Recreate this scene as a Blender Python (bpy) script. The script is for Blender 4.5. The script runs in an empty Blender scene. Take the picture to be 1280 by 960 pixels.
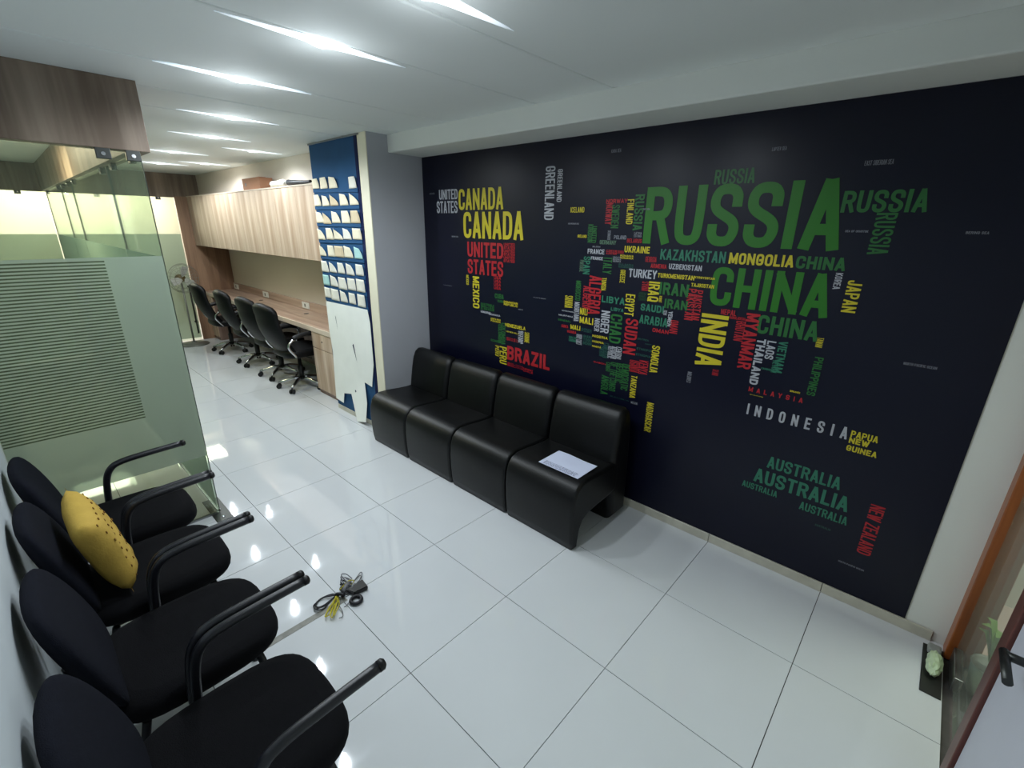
import bpy, bmesh, math, random
from mathutils import Vector, Matrix
random.seed(7)
PI = math.pi
SC = bpy.context.scene
COL = SC.collection

# ------------------------------------------------------------------ camera
cam_d = bpy.data.cameras.new('camera')
cam_d.sensor_fit = 'HORIZONTAL'
cam_d.sensor_width = 36.0
cam_d.lens = 575.055 / 1280 * 36.0
cam_d.clip_start = 0.02
cam_o = bpy.data.objects.new('camera', cam_d)
COL.objects.link(cam_o)
RT = Vector((0.7342691864, 0.6787008606, 0.0146254486))
UP = Vector((-0.2309751732, 0.2295113549, 0.9455025158))
FW = Vector((-0.6383566646, 0.6976314785, -0.3252861647))
mw = Matrix.Identity(4)
for i in range(3):
    mw[i][0] = RT[i]; mw[i][1] = UP[i]; mw[i][2] = -FW[i]
mw.translation = Vector((0.703996, -2.604034, 1.836505))
cam_o.matrix_world = mw
SC.camera = cam_o

# ------------------------------------------------------------------ world, exposure
world = bpy.data.worlds.new('world')
world.use_nodes = True
world.node_tree.nodes['Background'].inputs[0].default_value = (0.75, 0.85, 1.0, 1)
world.node_tree.nodes['Background'].inputs[1].default_value = 0.08
SC.world = world
SC.view_settings.view_transform = 'Standard'
SC.view_settings.look = 'None'
SC.view_settings.gamma = 1
SC.view_settings.use_curve_mapping = False
SC.view_settings.exposure = 0.15
LAMP_W = 8.0          # every ceiling downlight
LAMP_COL = (0.86, 0.94, 1.0)
SC.cycles.max_bounces = 8
SC.cycles.diffuse_bounces = 5
SC.cycles.transparent_max_bounces = 16
SC.cycles.caustics_reflective = False
SC.cycles.caustics_refractive = False
SC.cycles.sample_clamp_indirect = 4.0

def area(name, loc, size, power, col, rot=(0, 0, 0), size_y=None):
    l = bpy.data.lights.new(name, 'AREA')
    l.energy = power; l.color = col; l.size = size
    if size_y: l.shape = 'RECTANGLE'; l.size_y = size_y
    o = bpy.data.objects.new(name, l); COL.objects.link(o)
    o.location = loc; o.rotation_euler = rot
    return o
# unseen area lights for the lit rooms beyond the glass; lobby one added
area('room_light', (-8.9, -1.5, 2.45), 0.9, 85, (1.0, 0.96, 0.82), (0, 0, 0), 2.2)
area('cabin_light', (-5.0, -2.5, 2.47), 0.3, 26, (1.0, 0.84, 0.6))
area('lobby_fill', (1.75, 0.2, 2.6), 0.5, 45, (1.0, 0.95, 0.85))

# ------------------------------------------------------------------ helpers
def srgb(r, g, b):
    f = lambda c: (c / 255 / 12.92) if c / 255 <= .04045 else ((c / 255 + .055) / 1.055) ** 2.4
    return (f(r), f(g), f(b), 1)

MATS = {}
def mat(name, rgb, rough=.5, spec=.5, metal=0, noise=0.0, nscale=8, bump=0, bscale=60, emit=None, emits=0, sheen=0, coat=0):
    m = bpy.data.materials.new(name); m.use_nodes = True
    nt = m.node_tree; b = nt.nodes['Principled BSDF']
    b.inputs['Base Color'].default_value = srgb(*rgb)
    b.inputs['Roughness'].default_value = rough
    b.inputs['Specular IOR Level'].default_value = spec
    b.inputs['Metallic'].default_value = metal
    if coat: b.inputs['Coat Weight'].default_value = coat
    if sheen: b.inputs['Sheen Weight'].default_value = sheen
    tc = nt.nodes.new('ShaderNodeTexCoord')
    if noise:
        n = nt.nodes.new('ShaderNodeTexNoise'); n.inputs['Scale'].default_value = nscale; n.inputs['Detail'].default_value = 4
        nt.links.new(tc.outputs['Object'], n.inputs['Vector'])
        mx = nt.nodes.new('ShaderNodeMixRGB'); mx.blend_type = 'MULTIPLY'; mx.inputs['Fac'].default_value = 1
        mx.inputs['Color1'].default_value = srgb(*rgb)
        r = nt.nodes.new('ShaderNodeMapRange'); r.inputs['From Min'].default_value = .3; r.inputs['From Max'].default_value = .7
        r.inputs['To Min'].default_value = 1 - noise; r.inputs['To Max'].default_value = 1
        nt.links.new(n.outputs['Fac'], r.inputs['Value']); nt.links.new(r.outputs[0], mx.inputs['Color2'])
        nt.links.new(mx.outputs[0], b.inputs['Base Color'])
    if bump:
        n = nt.nodes.new('ShaderNodeTexNoise'); n.inputs['Scale'].default_value = bscale; n.inputs['Detail'].default_value = 3
        nt.links.new(tc.outputs['Object'], n.inputs['Vector'])
        bp = nt.nodes.new('ShaderNodeBump'); bp.inputs['Strength'].default_value = bump; bp.inputs['Distance'].default_value = .003
        nt.links.new(n.outputs['Fac'], bp.inputs['Height']); nt.links.new(bp.outputs[0], b.inputs['Normal'])
    if emit:
        b.inputs['Emission Color'].default_value = srgb(*emit); b.inputs['Emission Strength'].default_value = emits
    MATS[name] = m
    return m

def wood(name, c1, c2, rough=.45, sc=(9, 9, .55)):
    m = bpy.data.materials.new(name); m.use_nodes = True
    nt = m.node_tree; b = nt.nodes['Principled BSDF']; b.inputs['Roughness'].default_value = rough
    tc = nt.nodes.new('ShaderNodeTexCoord'); mp = nt.nodes.new('ShaderNodeMapping'); mp.inputs['Scale'].default_value = sc
    nt.links.new(tc.outputs['Object'], mp.inputs['Vector'])
    n = nt.nodes.new('ShaderNodeTexNoise'); n.inputs['Scale'].default_value = 1.3; n.inputs['Detail'].default_value = 6; n.inputs['Distortion'].default_value = .3
    n2 = nt.nodes.new('ShaderNodeTexNoise'); n2.inputs['Scale'].default_value = 7; n2.inputs['Detail'].default_value = 4
    nt.links.new(mp.outputs[0], n.inputs['Vector']); nt.links.new(mp.outputs[0], n2.inputs['Vector'])
    ad = nt.nodes.new('ShaderNodeMath'); ad.operation = 'MULTIPLY_ADD'; ad.inputs[1].default_value = .3
    nt.links.new(n2.outputs['Fac'], ad.inputs[0]); nt.links.new(n.outputs['Fac'], ad.inputs[2])
    cr = nt.nodes.new('ShaderNodeValToRGB')
    cr.color_ramp.elements[0].position = .48; cr.color_ramp.elements[0].color = srgb(*c1)
    cr.color_ramp.elements[1].position = .82; cr.color_ramp.elements[1].color = srgb(*c2)
    nt.links.new(ad.outputs[0], cr.inputs['Fac']); nt.links.new(cr.outputs[0], b.inputs['Base Color'])
    MATS[name] = m
    return m

def glass(name, tint=(.86, .95, .9), refl=1.0, milk=0.0, milkcol=(200, 215, 200), rough=0.02):
    """architectural glass: see-through + Fresnel reflection; milk = share of a translucent white film"""
    m = bpy.data.materials.new(name); m.use_nodes = True
    nt = m.node_tree; nt.nodes.clear()
    out = nt.nodes.new('ShaderNodeOutputMaterial')
    tr = nt.nodes.new('ShaderNodeBsdfTransparent'); tr.inputs[0].default_value = (*tint, 1)
    gl = nt.nodes.new('ShaderNodeBsdfGlossy'); gl.inputs['Roughness'].default_value = rough
    fr = nt.nodes.new('ShaderNodeFresnel'); fr.inputs[0].default_value = 1.45
    mu = nt.nodes.new('ShaderNodeMath'); mu.operation = 'MULTIPLY'; mu.inputs[1].default_value = refl; mu.use_clamp = True
    nt.links.new(fr.outputs[0], mu.inputs[0])
    last = tr.outputs[0]
    if milk:
        df = nt.nodes.new('ShaderNodeBsdfDiffuse'); df.inputs[0].default_value = srgb(*milkcol)
        tl = nt.nodes.new('ShaderNodeBsdfTranslucent'); tl.inputs[0].default_value = srgb(*milkcol)
        a = nt.nodes.new('ShaderNodeMixShader'); a.inputs[0].default_value = .5
        nt.links.new(df.outputs[0], a.inputs[1]); nt.links.new(tl.outputs[0], a.inputs[2])
        c = nt.nodes.new('ShaderNodeMixShader'); c.inputs[0].default_value = milk
        nt.links.new(tr.outputs[0], c.inputs[1]); nt.links.new(a.outputs[0], c.inputs[2]); last = c.outputs[0]
    mx = nt.nodes.new('ShaderNodeMixShader')
    nt.links.new(mu.outputs[0], mx.inputs[0]); nt.links.new(last, mx.inputs[1]); nt.links.new(gl.outputs[0], mx.inputs[2])
    nt.links.new(mx.outputs[0], out.inputs[0])
    MATS[name] = m
    return m

def emis(name, rgb, s):
    m = bpy.data.materials.new(name); m.use_nodes = True
    b = m.node_tree.nodes['Principled BSDF']
    b.inputs['Base Color'].default_value = srgb(*rgb)
    b.inputs['Emission Color'].default_value = srgb(*rgb); b.inputs['Emission Strength'].default_value = s
    MATS[name] = m
    return m

# ---- mesh builders (all return a bmesh)
def nb(): return bmesh.new()
def box(bm, x0, x1, y0, y1, z0, z1, bev=0, seg=2):
    t = nb()
    bmesh.ops.create_cube(t, size=1)
    for v in t.verts:
        v.co = Vector(((x0 + x1) / 2 + v.co.x * (x1 - x0), (y0 + y1) / 2 + v.co.y * (y1 - y0), (z0 + z1) / 2 + v.co.z * (z1 - z0)))
    if bev:
        bmesh.ops.bevel(t, geom=t.edges[:], offset=bev, segments=seg, affect='EDGES', profile=.5)
    join(bm, t)
    return bm
def join(bm, t):
    me = bpy.data.meshes.new('t'); t.to_mesh(me); t.free(); bm.from_mesh(me); bpy.data.meshes.remove(me)
def tube(bm, pts, r, seg=10, closed=False, cap=True):
    pts = [Vector(p) for p in pts]; n = len(pts)
    rs = r if isinstance(r, (list, tuple)) else [r] * n
    rings = []; prev = None
    for i, p in enumerate(pts):
        if closed: d = pts[(i + 1) % n] - pts[i - 1]
        elif i == 0: d = pts[1] - p
        elif i == n - 1: d = p - pts[-2]
        else: d = (pts[i + 1] - p).normalized() + (p - pts[i - 1]).normalized()
        d.normalize()
        if prev is None:
            a = Vector((0, 0, 1)) if abs(d.z) < .9 else Vector((1, 0, 0))
            u = d.cross(a).normalized()
        else:
            u = prev - d * prev.dot(d)
            u = u.normalized() if u.length > 1e-6 else d.orthogonal().normalized()
        prev = u; w = d.cross(u)
        rings.append([bm.verts.new(p + (u * math.cos(2 * PI * k / seg) + w * math.sin(2 * PI * k / seg)) * rs[i]) for k in range(seg)])
    m = n if closed else n - 1
    for i in range(m):
        a, b = rings[i], rings[(i + 1) % n]
        for k in range(seg):
            f = bm.faces.new((a[k], a[(k + 1) % seg], b[(k + 1) % seg], b[k])); f.smooth = True
    if cap and not closed:
        bm.faces.new(rings[0][::-1]); bm.faces.new(rings[-1])
    return bm
def smooth_path(pts, n=4, closed=False):
    P = [Vector(p) for p in pts]; out = []; N = len(P)
    for i in range(N if closed else N - 1):
        if closed: p0, p1, p2, p3 = P[i - 1], P[i], P[(i + 1) % N], P[(i + 2) % N]
        else: p0, p1, p2, p3 = P[max(i - 1, 0)], P[i], P[i + 1], P[min(i + 2, N - 1)]
        for k in range(n):
            t = k / n
            out.append(.5 * ((2 * p1) + (-p0 + p2) * t + (2 * p0 - 5 * p1 + 4 * p2 - p3) * t * t + (-p0 + 3 * p1 - 3 * p2 + p3) * t ** 3))
    if not closed: out.append(P[-1])
    return out
def lathe(bm, prof, seg=24, c=(0, 0, 0)):
    rings = []
    for r, z in prof:
        if r < 1e-5: rings.append([bm.verts.new((c[0], c[1], c[2] + z))])
        else: rings.append([bm.verts.new((c[0] + r * math.cos(2 * PI * k / seg), c[1] + r * math.sin(2 * PI * k / seg), c[2] + z)) for k in range(seg)])
    for a, b in zip(rings, rings[1:]):
        for k in range(seg):
            k2 = (k + 1) % seg
            if len(a) == 1 and len(b) == 1: continue
            if len(a) == 1: f = bm.faces.new((a[0], b[k2], b[k]))
            elif len(b) == 1: f = bm.faces.new((a[k], a[k2], b[0]))
            else: f = bm.faces.new((a[k], a[k2], b[k2], b[k]))
            f.smooth = True
    return bm
def loft(bm, sections, smooth=True, cap=True, closed=False):
    """sections: lists of equal-length closed loops of points"""
    R = [[bm.verts.new(p) for p in s] for s in sections]
    n = len(R[0])
    for i in range(len(R) - 1 + (1 if closed else 0)):
        a, b = R[i], R[(i + 1) % len(R)]
        for k in range(n):
            f = bm.faces.new((a[k], a[(k + 1) % n], b[(k + 1) % n], b[k])); f.smooth = smooth
    if cap and not closed:
        bm.faces.new(R[0][::-1]); bm.faces.new(R[-1])
    return bm
def superloop(cx, cy, a, b, e=4, n=28):
    out = []
    for k in range(n):
        t = 2 * PI * k / n; c, s = math.cos(t), math.sin(t)
        out.append((cx + a * math.copysign(abs(c) ** (2 / e), c), cy + b * math.copysign(abs(s) ** (2 / e), s)))
    return out

def obj(name, bm, m, parent=None, smooth=False, loc=None, kind=None, label=None):
    me = bpy.data.meshes.new(name)
    bmesh.ops.recalc_face_normals(bm, faces=bm.faces[:])
    if smooth:
        for f in bm.faces: f.smooth = True
    bm.to_mesh(me); bm.free()
    me.materials.append(MATS[m] if isinstance(m, str) else m)
    o = bpy.data.objects.new(name, me); COL.objects.link(o)
    if parent is not None: o.parent = parent
    if loc: o.location = loc
    if kind: o['kind'] = kind
    if label: o['label'] = label
    return o
def autosmooth(o, ang=35):
    me = o.data
    for p in me.polygons: p.use_smooth = True
    me.set_sharp_from_angle(angle=math.radians(ang))
    return o
def tag(o, label, cat, group=None):
    o['label'] = label; o['category'] = cat
    if group: o['group'] = group
    return o
def thing(name, label, cat, loc=(0, 0, 0), rz=0, group=None):
    o = bpy.data.objects.new(name, None); COL.objects.link(o)
    o.location = loc; o.rotation_euler = (0, 0, rz); o.empty_display_size = .1
    return tag(o, label, cat, group)
def struct(name, bm, m, parent=None):
    o = obj(name, bm, m, parent)
    if parent is None: o['kind'] = 'structure'
    return o
def copy_tree(o, parent=None):
    c = o.copy(); COL.objects.link(c); c.parent = parent
    for ch in list(o.children): copy_tree(ch, c)
    return c

# ------------------------------------------------------------------ measured data (metres, room frame)
TXT=[('UNITED', 'white', 'h', -2.523, 2.031, -2.291, 2.106, 0),
('STATES', 'white', 'h', -2.558, 1.927, -2.295, 2.018, 0),
('CANADA', 'yellow', 'h', -2.279, 1.949, -1.788, 2.102, 0),
('CANADA', 'yellow', 'h', -2.227, 1.739, -1.586, 1.934, 0),
('GREENLAND', 'white', 'v', -1.399, 1.877, -1.319, 2.209, 0),
('GREENLAND', 'white', 'v', -1.298, 1.989, -1.258, 2.186, 0),
('ARCTIC OCEAN', 'grey', 'h', -2.649, 2.074, -2.583, 2.087, 0),
('BERING SEA', 'grey', 'h', -2.375, 1.74, -2.295, 1.751, 0),
('UNITED', 'red', 'h', -2.185, 1.596, -1.783, 1.711, 0),
('STATES', 'red', 'h', -2.183, 1.463, -1.782, 1.577, 0),
('UNITED/STATES/UNITED/STATES/UNITED/STATES', 'red', 'h', -1.777, 1.574, -1.664, 1.716, 0),
('USA/USA/USA/USA', 'red', 'h', -1.879, 1.362, -1.805, 1.466, 0),
('MEXICO', 'yellow', 'v', -2.128, 1.187, -2.05, 1.444, 0),
('MEXICO', 'yellow', 'v', -2.205, 1.368, -2.175, 1.448, 0),
('PACIFIC OCEAN', 'grey', 'h', -2.503, 1.336, -2.39, 1.343, 0),
('CUBA', 'green', 'h', -1.87, 1.295, -1.775, 1.332, 0),
('CUBA', 'green', 'h', -1.84, 1.266, -1.774, 1.286, 0),
('DOMINICAN/REPUBLIC', 'yellow', 'h', -1.771, 1.25, -1.626, 1.288, 0),
('HAITI', 'white', 'h', -1.621, 1.234, -1.575, 1.241, 0),
('ATLANTIC OCEAN', 'grey', 'h', -1.476, 1.341, -1.359, 1.348, 0),
('GUATEMALA/BELIZE/EL SALVADOR', 'green', 'h', -2.03, 1.185, -1.878, 1.242, 0),
('HONDURAS', 'white', 'h', -2.032, 1.159, -1.92, 1.177, 0),
('NICARAGUA', 'white', 'h', -1.937, 1.153, -1.811, 1.168, 0),
('COSTA RICA/PANAMA', 'yellow', 'h', -1.915, 1.102, -1.805, 1.135, 0),
('COLOMBIA', 'green', 'v', -1.799, 0.934, -1.754, 1.109, 0),
('COLOMBIA', 'green', 'v', -1.832, 0.938, -1.797, 1.092, 0),
('ECUADOR', 'green', 'h', -1.915, 0.94, -1.8, 0.959, 0),
('VENEZUELA', 'yellow', 'h', -1.756, 1.086, -1.544, 1.113, 0),
('VENEZUELA', 'yellow', 'h', -1.747, 1.044, -1.608, 1.054, 0),
('GUYANA', 'white', 'v', -1.589, 0.975, -1.562, 1.076, 0),
('GUYANA', 'white', 'v', -1.617, 0.982, -1.588, 1.072, 0),
('SURINAME', 'yellow', 'v', -1.552, 0.993, -1.504, 1.074, 0),
('BRAZIL/BRAZIL', 'red', 'h', -1.738, 0.977, -1.614, 1.004, 0),
('BRAZIL', 'red', 'h', -1.731, 0.822, -1.298, 0.936, 0),
('PERU', 'yellow', 'v', -1.814, 0.773, -1.735, 0.917, 0),
('PERU', 'yellow', 'v', -1.863, 0.827, -1.821, 0.914, 0),
('BOLIVIA/BOLIVIA', 'red', 'h', -1.725, 0.767, -1.557, 0.8, 0),
('PARAGUAY/CHILE', 'red', 'h', -1.557, 0.758, -1.458, 0.791, 0),
('ICELAND', 'yellow', 'h', -1.182, 1.923, -1.075, 1.955, 0),
('NORWEGIAN SEA', 'grey', 'h', -1.195, 1.85, -1.11, 1.86, 0),
('IRELAND', 'yellow', 'h', -1.114, 1.77, -1.044, 1.788, 0),
('UNITED', 'green', 'v', -1.006, 1.741, -0.97, 1.841, 0),
('KINGDOM', 'green', 'v', -1.038, 1.742, -1.0, 1.852, 0),
('NORWAY', 'red', 'v', -0.917, 1.852, -0.87, 1.974, 0),
('NORWAY', 'red', 'h', -0.919, 1.974, -0.774, 1.997, 0),
('SWEDEN', 'green', 'v', -0.874, 1.831, -0.821, 1.963, 0),
('FINLAND', 'yellow', 'v', -0.772, 1.855, -0.729, 1.993, 0),
('RUSSIA', 'green', 'v', -0.723, 1.821, -0.664, 2.018, 0),
('DENMARK', 'grey', 'v', -0.892, 1.761, -0.87, 1.817, 0),
('POLAND', 'grey', 'h', -0.845, 1.768, -0.761, 1.791, 0),
('GERMANY', 'sage', 'h', -0.944, 1.735, -0.827, 1.76, 0),
('BELGIUM', 'grey', 'h', -0.995, 1.714, -0.937, 1.723, 0),
('FRANCE', 'white', 'h', -1.029, 1.674, -0.904, 1.704, 0),
('FRANCE', 'white', 'h', -1.0, 1.638, -0.911, 1.658, 0),
('CZECH/AUSTRIA', 'red', 'h', -0.892, 1.675, -0.817, 1.704, 0),
('SLOVAKIA', 'red', 'h', -0.827, 1.684, -0.769, 1.703, 0),
('UKRAINE', 'yellow', 'h', -0.765, 1.694, -0.6, 1.732, 0),
('ROMANIA/ROMANIA', 'yellow', 'h', -0.79, 1.654, -0.7, 1.68, 0),
('BELARUS', 'red', 'h', -0.753, 1.751, -0.656, 1.774, 0),
('LATVIA/ESTONIA', 'grey', 'h', -0.71, 1.782, -0.66, 1.813, 0),
('SPAIN', 'teal', 'v', -1.057, 1.543, -1.006, 1.655, 0),
('PORTUGAL', 'sage', 'v', -1.085, 1.555, -1.056, 1.631, 0),
('ITALY', 'green', 'v', -0.907, 1.558, -0.844, 1.656, 0),
('CROATIA/BOSNIA/SERBIA', 'grey', 'h', -0.839, 1.632, -0.782, 1.667, 0),
('BULGARIA/MACEDONIA', 'darkteal', 'h', -0.795, 1.601, -0.694, 1.628, 0),
('GREECE', 'yellow', 'v', -0.778, 1.511, -0.743, 1.59, 0),
('TURKEY', 'white', 'h', -0.722, 1.551, -0.54, 1.601, 0),
('GEORGIA', 'red', 'h', -0.621, 1.646, -0.552, 1.677, 0),
('ARMENIA', 'red', 'h', -0.583, 1.615, -0.485, 1.639, 0),
('MOROCCO', 'green', 'v', -1.102, 1.45, -1.07, 1.497, 0),
('NORTH SEA', 'grey', 'h', -0.676, 1.933, -0.625, 1.943, 0),
('ALGERIA', 'red', 'v', -1.0, 1.289, -0.905, 1.539, 0),
('ALGERIA', 'red', 'v', -1.045, 1.311, -0.981, 1.468, 0),
('MOROCCO', 'green', 'v', -1.106, 1.365, -1.064, 1.494, 0),
('SAHARA', 'yellow', 'v', -1.19, 1.307, -1.124, 1.39, 0),
('TUNISIA', 'yellow', 'v', -0.908, 1.451, -0.873, 1.532, 0),
('WESTERN SAHARA', 'white', 'h', -1.212, 1.279, -1.112, 1.286, 0),
('MAURITANIA', 'white', 'h', -1.235, 1.244, -1.115, 1.255, 0),
('MAURITANIA', 'white', 'v', -1.109, 1.223, -1.067, 1.354, 0),
('SENEGAL', 'green', 'h', -1.241, 1.208, -1.131, 1.221, 0),
('GUINEA', 'red', 'h', -1.209, 1.164, -1.15, 1.185, 0),
('GUINEA', 'red', 'h', -1.156, 1.135, -1.08, 1.153, 0),
('MALI', 'yellow', 'h', -1.13, 1.164, -1.048, 1.196, 0),
('MALI', 'yellow', 'h', -1.059, 1.275, -0.998, 1.321, 0),
('MALI', 'yellow', 'h', -1.059, 1.217, -0.95, 1.262, 0),
('SIERRA LEONE/LIBERIA', 'teal', 'h', -1.139, 1.075, -1.075, 1.114, 0),
('IVORY COAST', 'white', 'v', -1.077, 1.065, -1.03, 1.137, 0),
('BURKINA/FASO', 'darkteal', 'h', -1.039, 1.16, -0.956, 1.187, 0),
('GHANA/TOGO/BENIN', 'darkteal', 'h', -1.019, 1.074, -0.949, 1.143, 0),
('NIGER', 'white', 'v', -0.89, 1.179, -0.826, 1.325, 0),
('NIGER', 'white', 'v', -0.939, 1.18, -0.9, 1.266, 0),
('NIGERIA', 'yellow', 'h', -0.948, 1.138, -0.83, 1.155, 0),
('NIGERIA', 'yellow', 'h', -0.945, 1.103, -0.857, 1.117, 0),
('NIGERIA', 'yellow', 'h', -0.944, 1.071, -0.875, 1.083, 0),
('CHAD', 'green', 'v', -0.819, 1.124, -0.734, 1.313, 0),
('LIBYA', 'teal', 'h', -0.896, 1.377, -0.73, 1.42, 0),
('LIBYA', 'teal', 'h', -0.825, 1.331, -0.734, 1.353, 0),
('EGYPT', 'yellow', 'v', -0.727, 1.315, -0.663, 1.448, 0),
('SUDAN', 'red', 'v', -0.711, 1.072, -0.624, 1.299, 0),
('CENTRAL', 'white', 'v', -0.762, 1.02, -0.719, 1.105, 0),
('AFRICAN', 'white', 'v', -0.791, 1.021, -0.756, 1.102, 0),
('REPUBLIC', 'white', 'v', -0.819, 1.019, -0.786, 1.099, 0),
('CAMEROON', 'darkteal', 'v', -0.858, 1.013, -0.816, 1.114, 0),
('CAMEROON', 'darkteal', 'v', -0.885, 1.018, -0.852, 1.092, 0),
('ERITREA', 'darkteal', 'h', -0.618, 1.177, -0.543, 1.188, 0),
('DJIBOUTI', 'darkteal', 'h', -0.564, 1.156, -0.521, 1.163, 0),
('ETHIOPIA', 'darkteal', 'h', -0.616, 1.113, -0.515, 1.128, 0),
('ETHIOPIA', 'darkteal', 'h', -0.617, 1.076, -0.519, 1.09, 0),
('SOMOLIA', 'yellow', 'v', -0.516, 0.988, -0.465, 1.159, 0),
('KENYA', 'red', 'v', -0.589, 0.961, -0.528, 1.051, 0),
('UGANDA', 'red', 'v', -0.656, 0.962, -0.582, 1.04, 0),
('GABON', 'red', 'h', -0.923, 0.965, -0.828, 0.976, 0),
('DEMOCRATIC', 'green', 'v', -0.702, 0.826, -0.651, 1.003, 0),
('REPUBLIC', 'green', 'v', -0.746, 0.867, -0.698, 0.999, 0),
('OF THE CONGO', 'green', 'v', -0.791, 0.797, -0.741, 0.996, 0),
('CONGO', 'green', 'v', -0.826, 0.926, -0.792, 0.988, 0),
('ANGOLA', 'green', 'v', -0.851, 0.759, -0.795, 0.893, 0),
('TANZANIA', 'yellow', 'v', -0.633, 0.789, -0.592, 0.941, 0),
('ZAMBIA', 'darkteal', 'h', -0.774, 0.758, -0.631, 0.765, 0),
('MALAWI', 'grey', 'h', -0.616, 0.751, -0.57, 0.767, 0),
('MADAGASCAR', 'yellow', 'v', -0.506, 0.59, -0.46, 0.79, 0),
('RUSSIA', 'green', 'h', -0.285, 2.052, -0.09, 2.121, 0),
('RUSSIA', 'biggreen', 'h', -0.652, 1.75, 0.315, 2.054, 0),
('RUSSIA', 'green', 'h', 0.292, 1.913, 0.585, 2.002, 0),
('RUSSIA', 'green', 'v', 0.426, 1.741, 0.498, 1.911, 0),
('KAZAKHSTAN', 'teal', 'h', -0.53, 1.665, -0.166, 1.724, 0),
('MONGOLIA', 'yellow', 'h', -0.15, 1.665, 0.151, 1.721, 0),
('CHINA', 'green', 'h', 0.161, 1.663, 0.36, 1.721, 0),
('UZBEKISTAN', 'white', 'h', -0.471, 1.616, -0.283, 1.646, 0),
('LAPTEV SEA', 'grey', 'h', -0.035, 2.187, 0.027, 2.203, 0),
('EAST SIBERIAN SEA', 'grey', 'h', 0.34, 2.1, 0.438, 2.119, 0),
('SEA OF OKHOTSK', 'grey', 'h', 0.328, 1.831, 0.412, 1.84, 0),
('BERING SEA', 'grey', 'h', 0.722, 1.832, 0.788, 1.842, 0),
('KARA SEA', 'grey', 'h', -0.91, 2.25, -0.845, 2.269, 0),
('TURKMENISTAN', 'yellow', 'h', -0.533, 1.564, -0.316, 1.589, 0),
('KYRGYZSTAN', 'yellow', 'h', -0.315, 1.576, -0.206, 1.588, 0),
('TAJIKISTAN', 'yellow', 'h', -0.328, 1.53, -0.203, 1.55, 0),
('IRAN', 'green', 'h', -0.512, 1.469, -0.338, 1.539, 0),
('IRAN', 'green', 'h', -0.472, 1.393, -0.334, 1.447, 0),
('IRAQ', 'yellow', 'v', -0.582, 1.42, -0.512, 1.537, 0),
('KUWAIT', 'yellow', 'v', -0.508, 1.421, -0.49, 1.459, 0),
('SAUDI', 'teal', 'h', -0.619, 1.359, -0.47, 1.402, 0),
('ARABIA', 'teal', 'h', -0.619, 1.281, -0.437, 1.333, 0),
('QATAR/UAE', 'white', 'h', -0.47, 1.351, -0.448, 1.381, 0),
('YEMEN', 'white', 'v', -0.44, 1.289, -0.414, 1.377, 0),
('OMAN', 'red', 'h', -0.527, 1.241, -0.424, 1.265, 0),
('OMAN', 'red', 'v', -0.42, 1.251, -0.372, 1.329, 0),
('SYRIA', 'red', 'v', -0.626, 1.478, -0.581, 1.533, 0),
('JORDAN/ISRAEL/LEBANON', 'darkgreen', 'h', -0.641, 1.418, -0.59, 1.47, 0),
('PAKISTAN', 'red', 'v', -0.303, 1.348, -0.256, 1.514, 0),
('PAKISTAN', 'red', 'v', -0.344, 1.342, -0.294, 1.518, 0),
('INDIA', 'yellow', 'v', -0.246, 1.097, -0.101, 1.393, 0),
('NEPAL', 'red', 'h', -0.146, 1.399, -0.067, 1.428, 0),
('BANGLADESH', 'red', 'h', -0.097, 1.382, -0.019, 1.397, 0),
('MYANMAR', 'red', 'v', -0.016, 1.126, 0.051, 1.424, 0),
('BHUTAN', 'red', 'v', -0.059, 1.27, -0.011, 1.376, 0),
('SRI LANKA', 'red', 'v', -0.141, 1.054, -0.107, 1.089, 0),
('MALDIVES', 'grey', 'v', -0.278, 0.978, -0.253, 1.044, 0),
('THAILAND', 'white', 'v', 0.058, 1.05, 0.1, 1.3, 0),
('LAOS', 'white', 'v', 0.107, 1.201, 0.148, 1.297, 0),
('VIETNAM', 'teal', 'v', 0.16, 1.141, 0.201, 1.304, 0),
('VIETNAM', 'teal', 'v', 0.15, 1.137, 0.177, 1.203, 0),
('CAMBODIA', 'teal', 'h', 0.102, 1.142, 0.162, 1.152, 0),
('CHINA', 'biggreen', 'h', -0.22, 1.443, 0.334, 1.646, 0),
('CHINA', 'green', 'h', 0.044, 1.327, 0.318, 1.423, 0),
('KOREA', 'white', 'v', 0.331, 1.581, 0.359, 1.654, 0),
('JAPAN', 'yellow', 'v', 0.384, 1.482, 0.439, 1.626, 0),
('PHILIPPINES', 'green', 'v', 0.327, 1.058, 0.364, 1.255, 0),
('TAIWAN', 'yellow', 'v', 0.316, 1.302, 0.345, 1.349, 0),
('BRUNEI', 'yellow', 'h', 0.254, 1.054, 0.299, 1.063, 0),
('SINGAPORE', 'yellow', 'h', 0.073, 0.991, 0.138, 0.995, 0),
('MALAYSIA', 'red', 'h', 0.062, 1.009, 0.319, 1.035, 1),
('INDONESIA', 'white', 'h', 0.074, 0.879, 0.532, 0.941, 1),
('PAPUA', 'yellow', 'h', 0.544, 0.899, 0.649, 0.932, 0),
('NEW', 'yellow', 'h', 0.543, 0.866, 0.622, 0.896, 0),
('GUINEA', 'yellow', 'h', 0.541, 0.825, 0.66, 0.854, 0),
('AUSTRALIA', 'teal', 'h', 0.225, 0.607, 0.559, 0.676, 0),
('AUSTRALIA', 'teal', 'h', 0.175, 0.503, 0.612, 0.586, 0),
('AUSTRALIA', 'teal', 'h', 0.123, 0.45, 0.303, 0.487, 0),
('AUSTRALIA', 'teal', 'h', 0.414, 0.432, 0.625, 0.479, 0),
('AUSTRALIA', 'darkteal', 'h', 0.5, 0.369, 0.57, 0.381, 0),
('NEW ZEALAND', 'red', 'v', 0.693, 0.31, 0.749, 0.591, 0),
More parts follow.
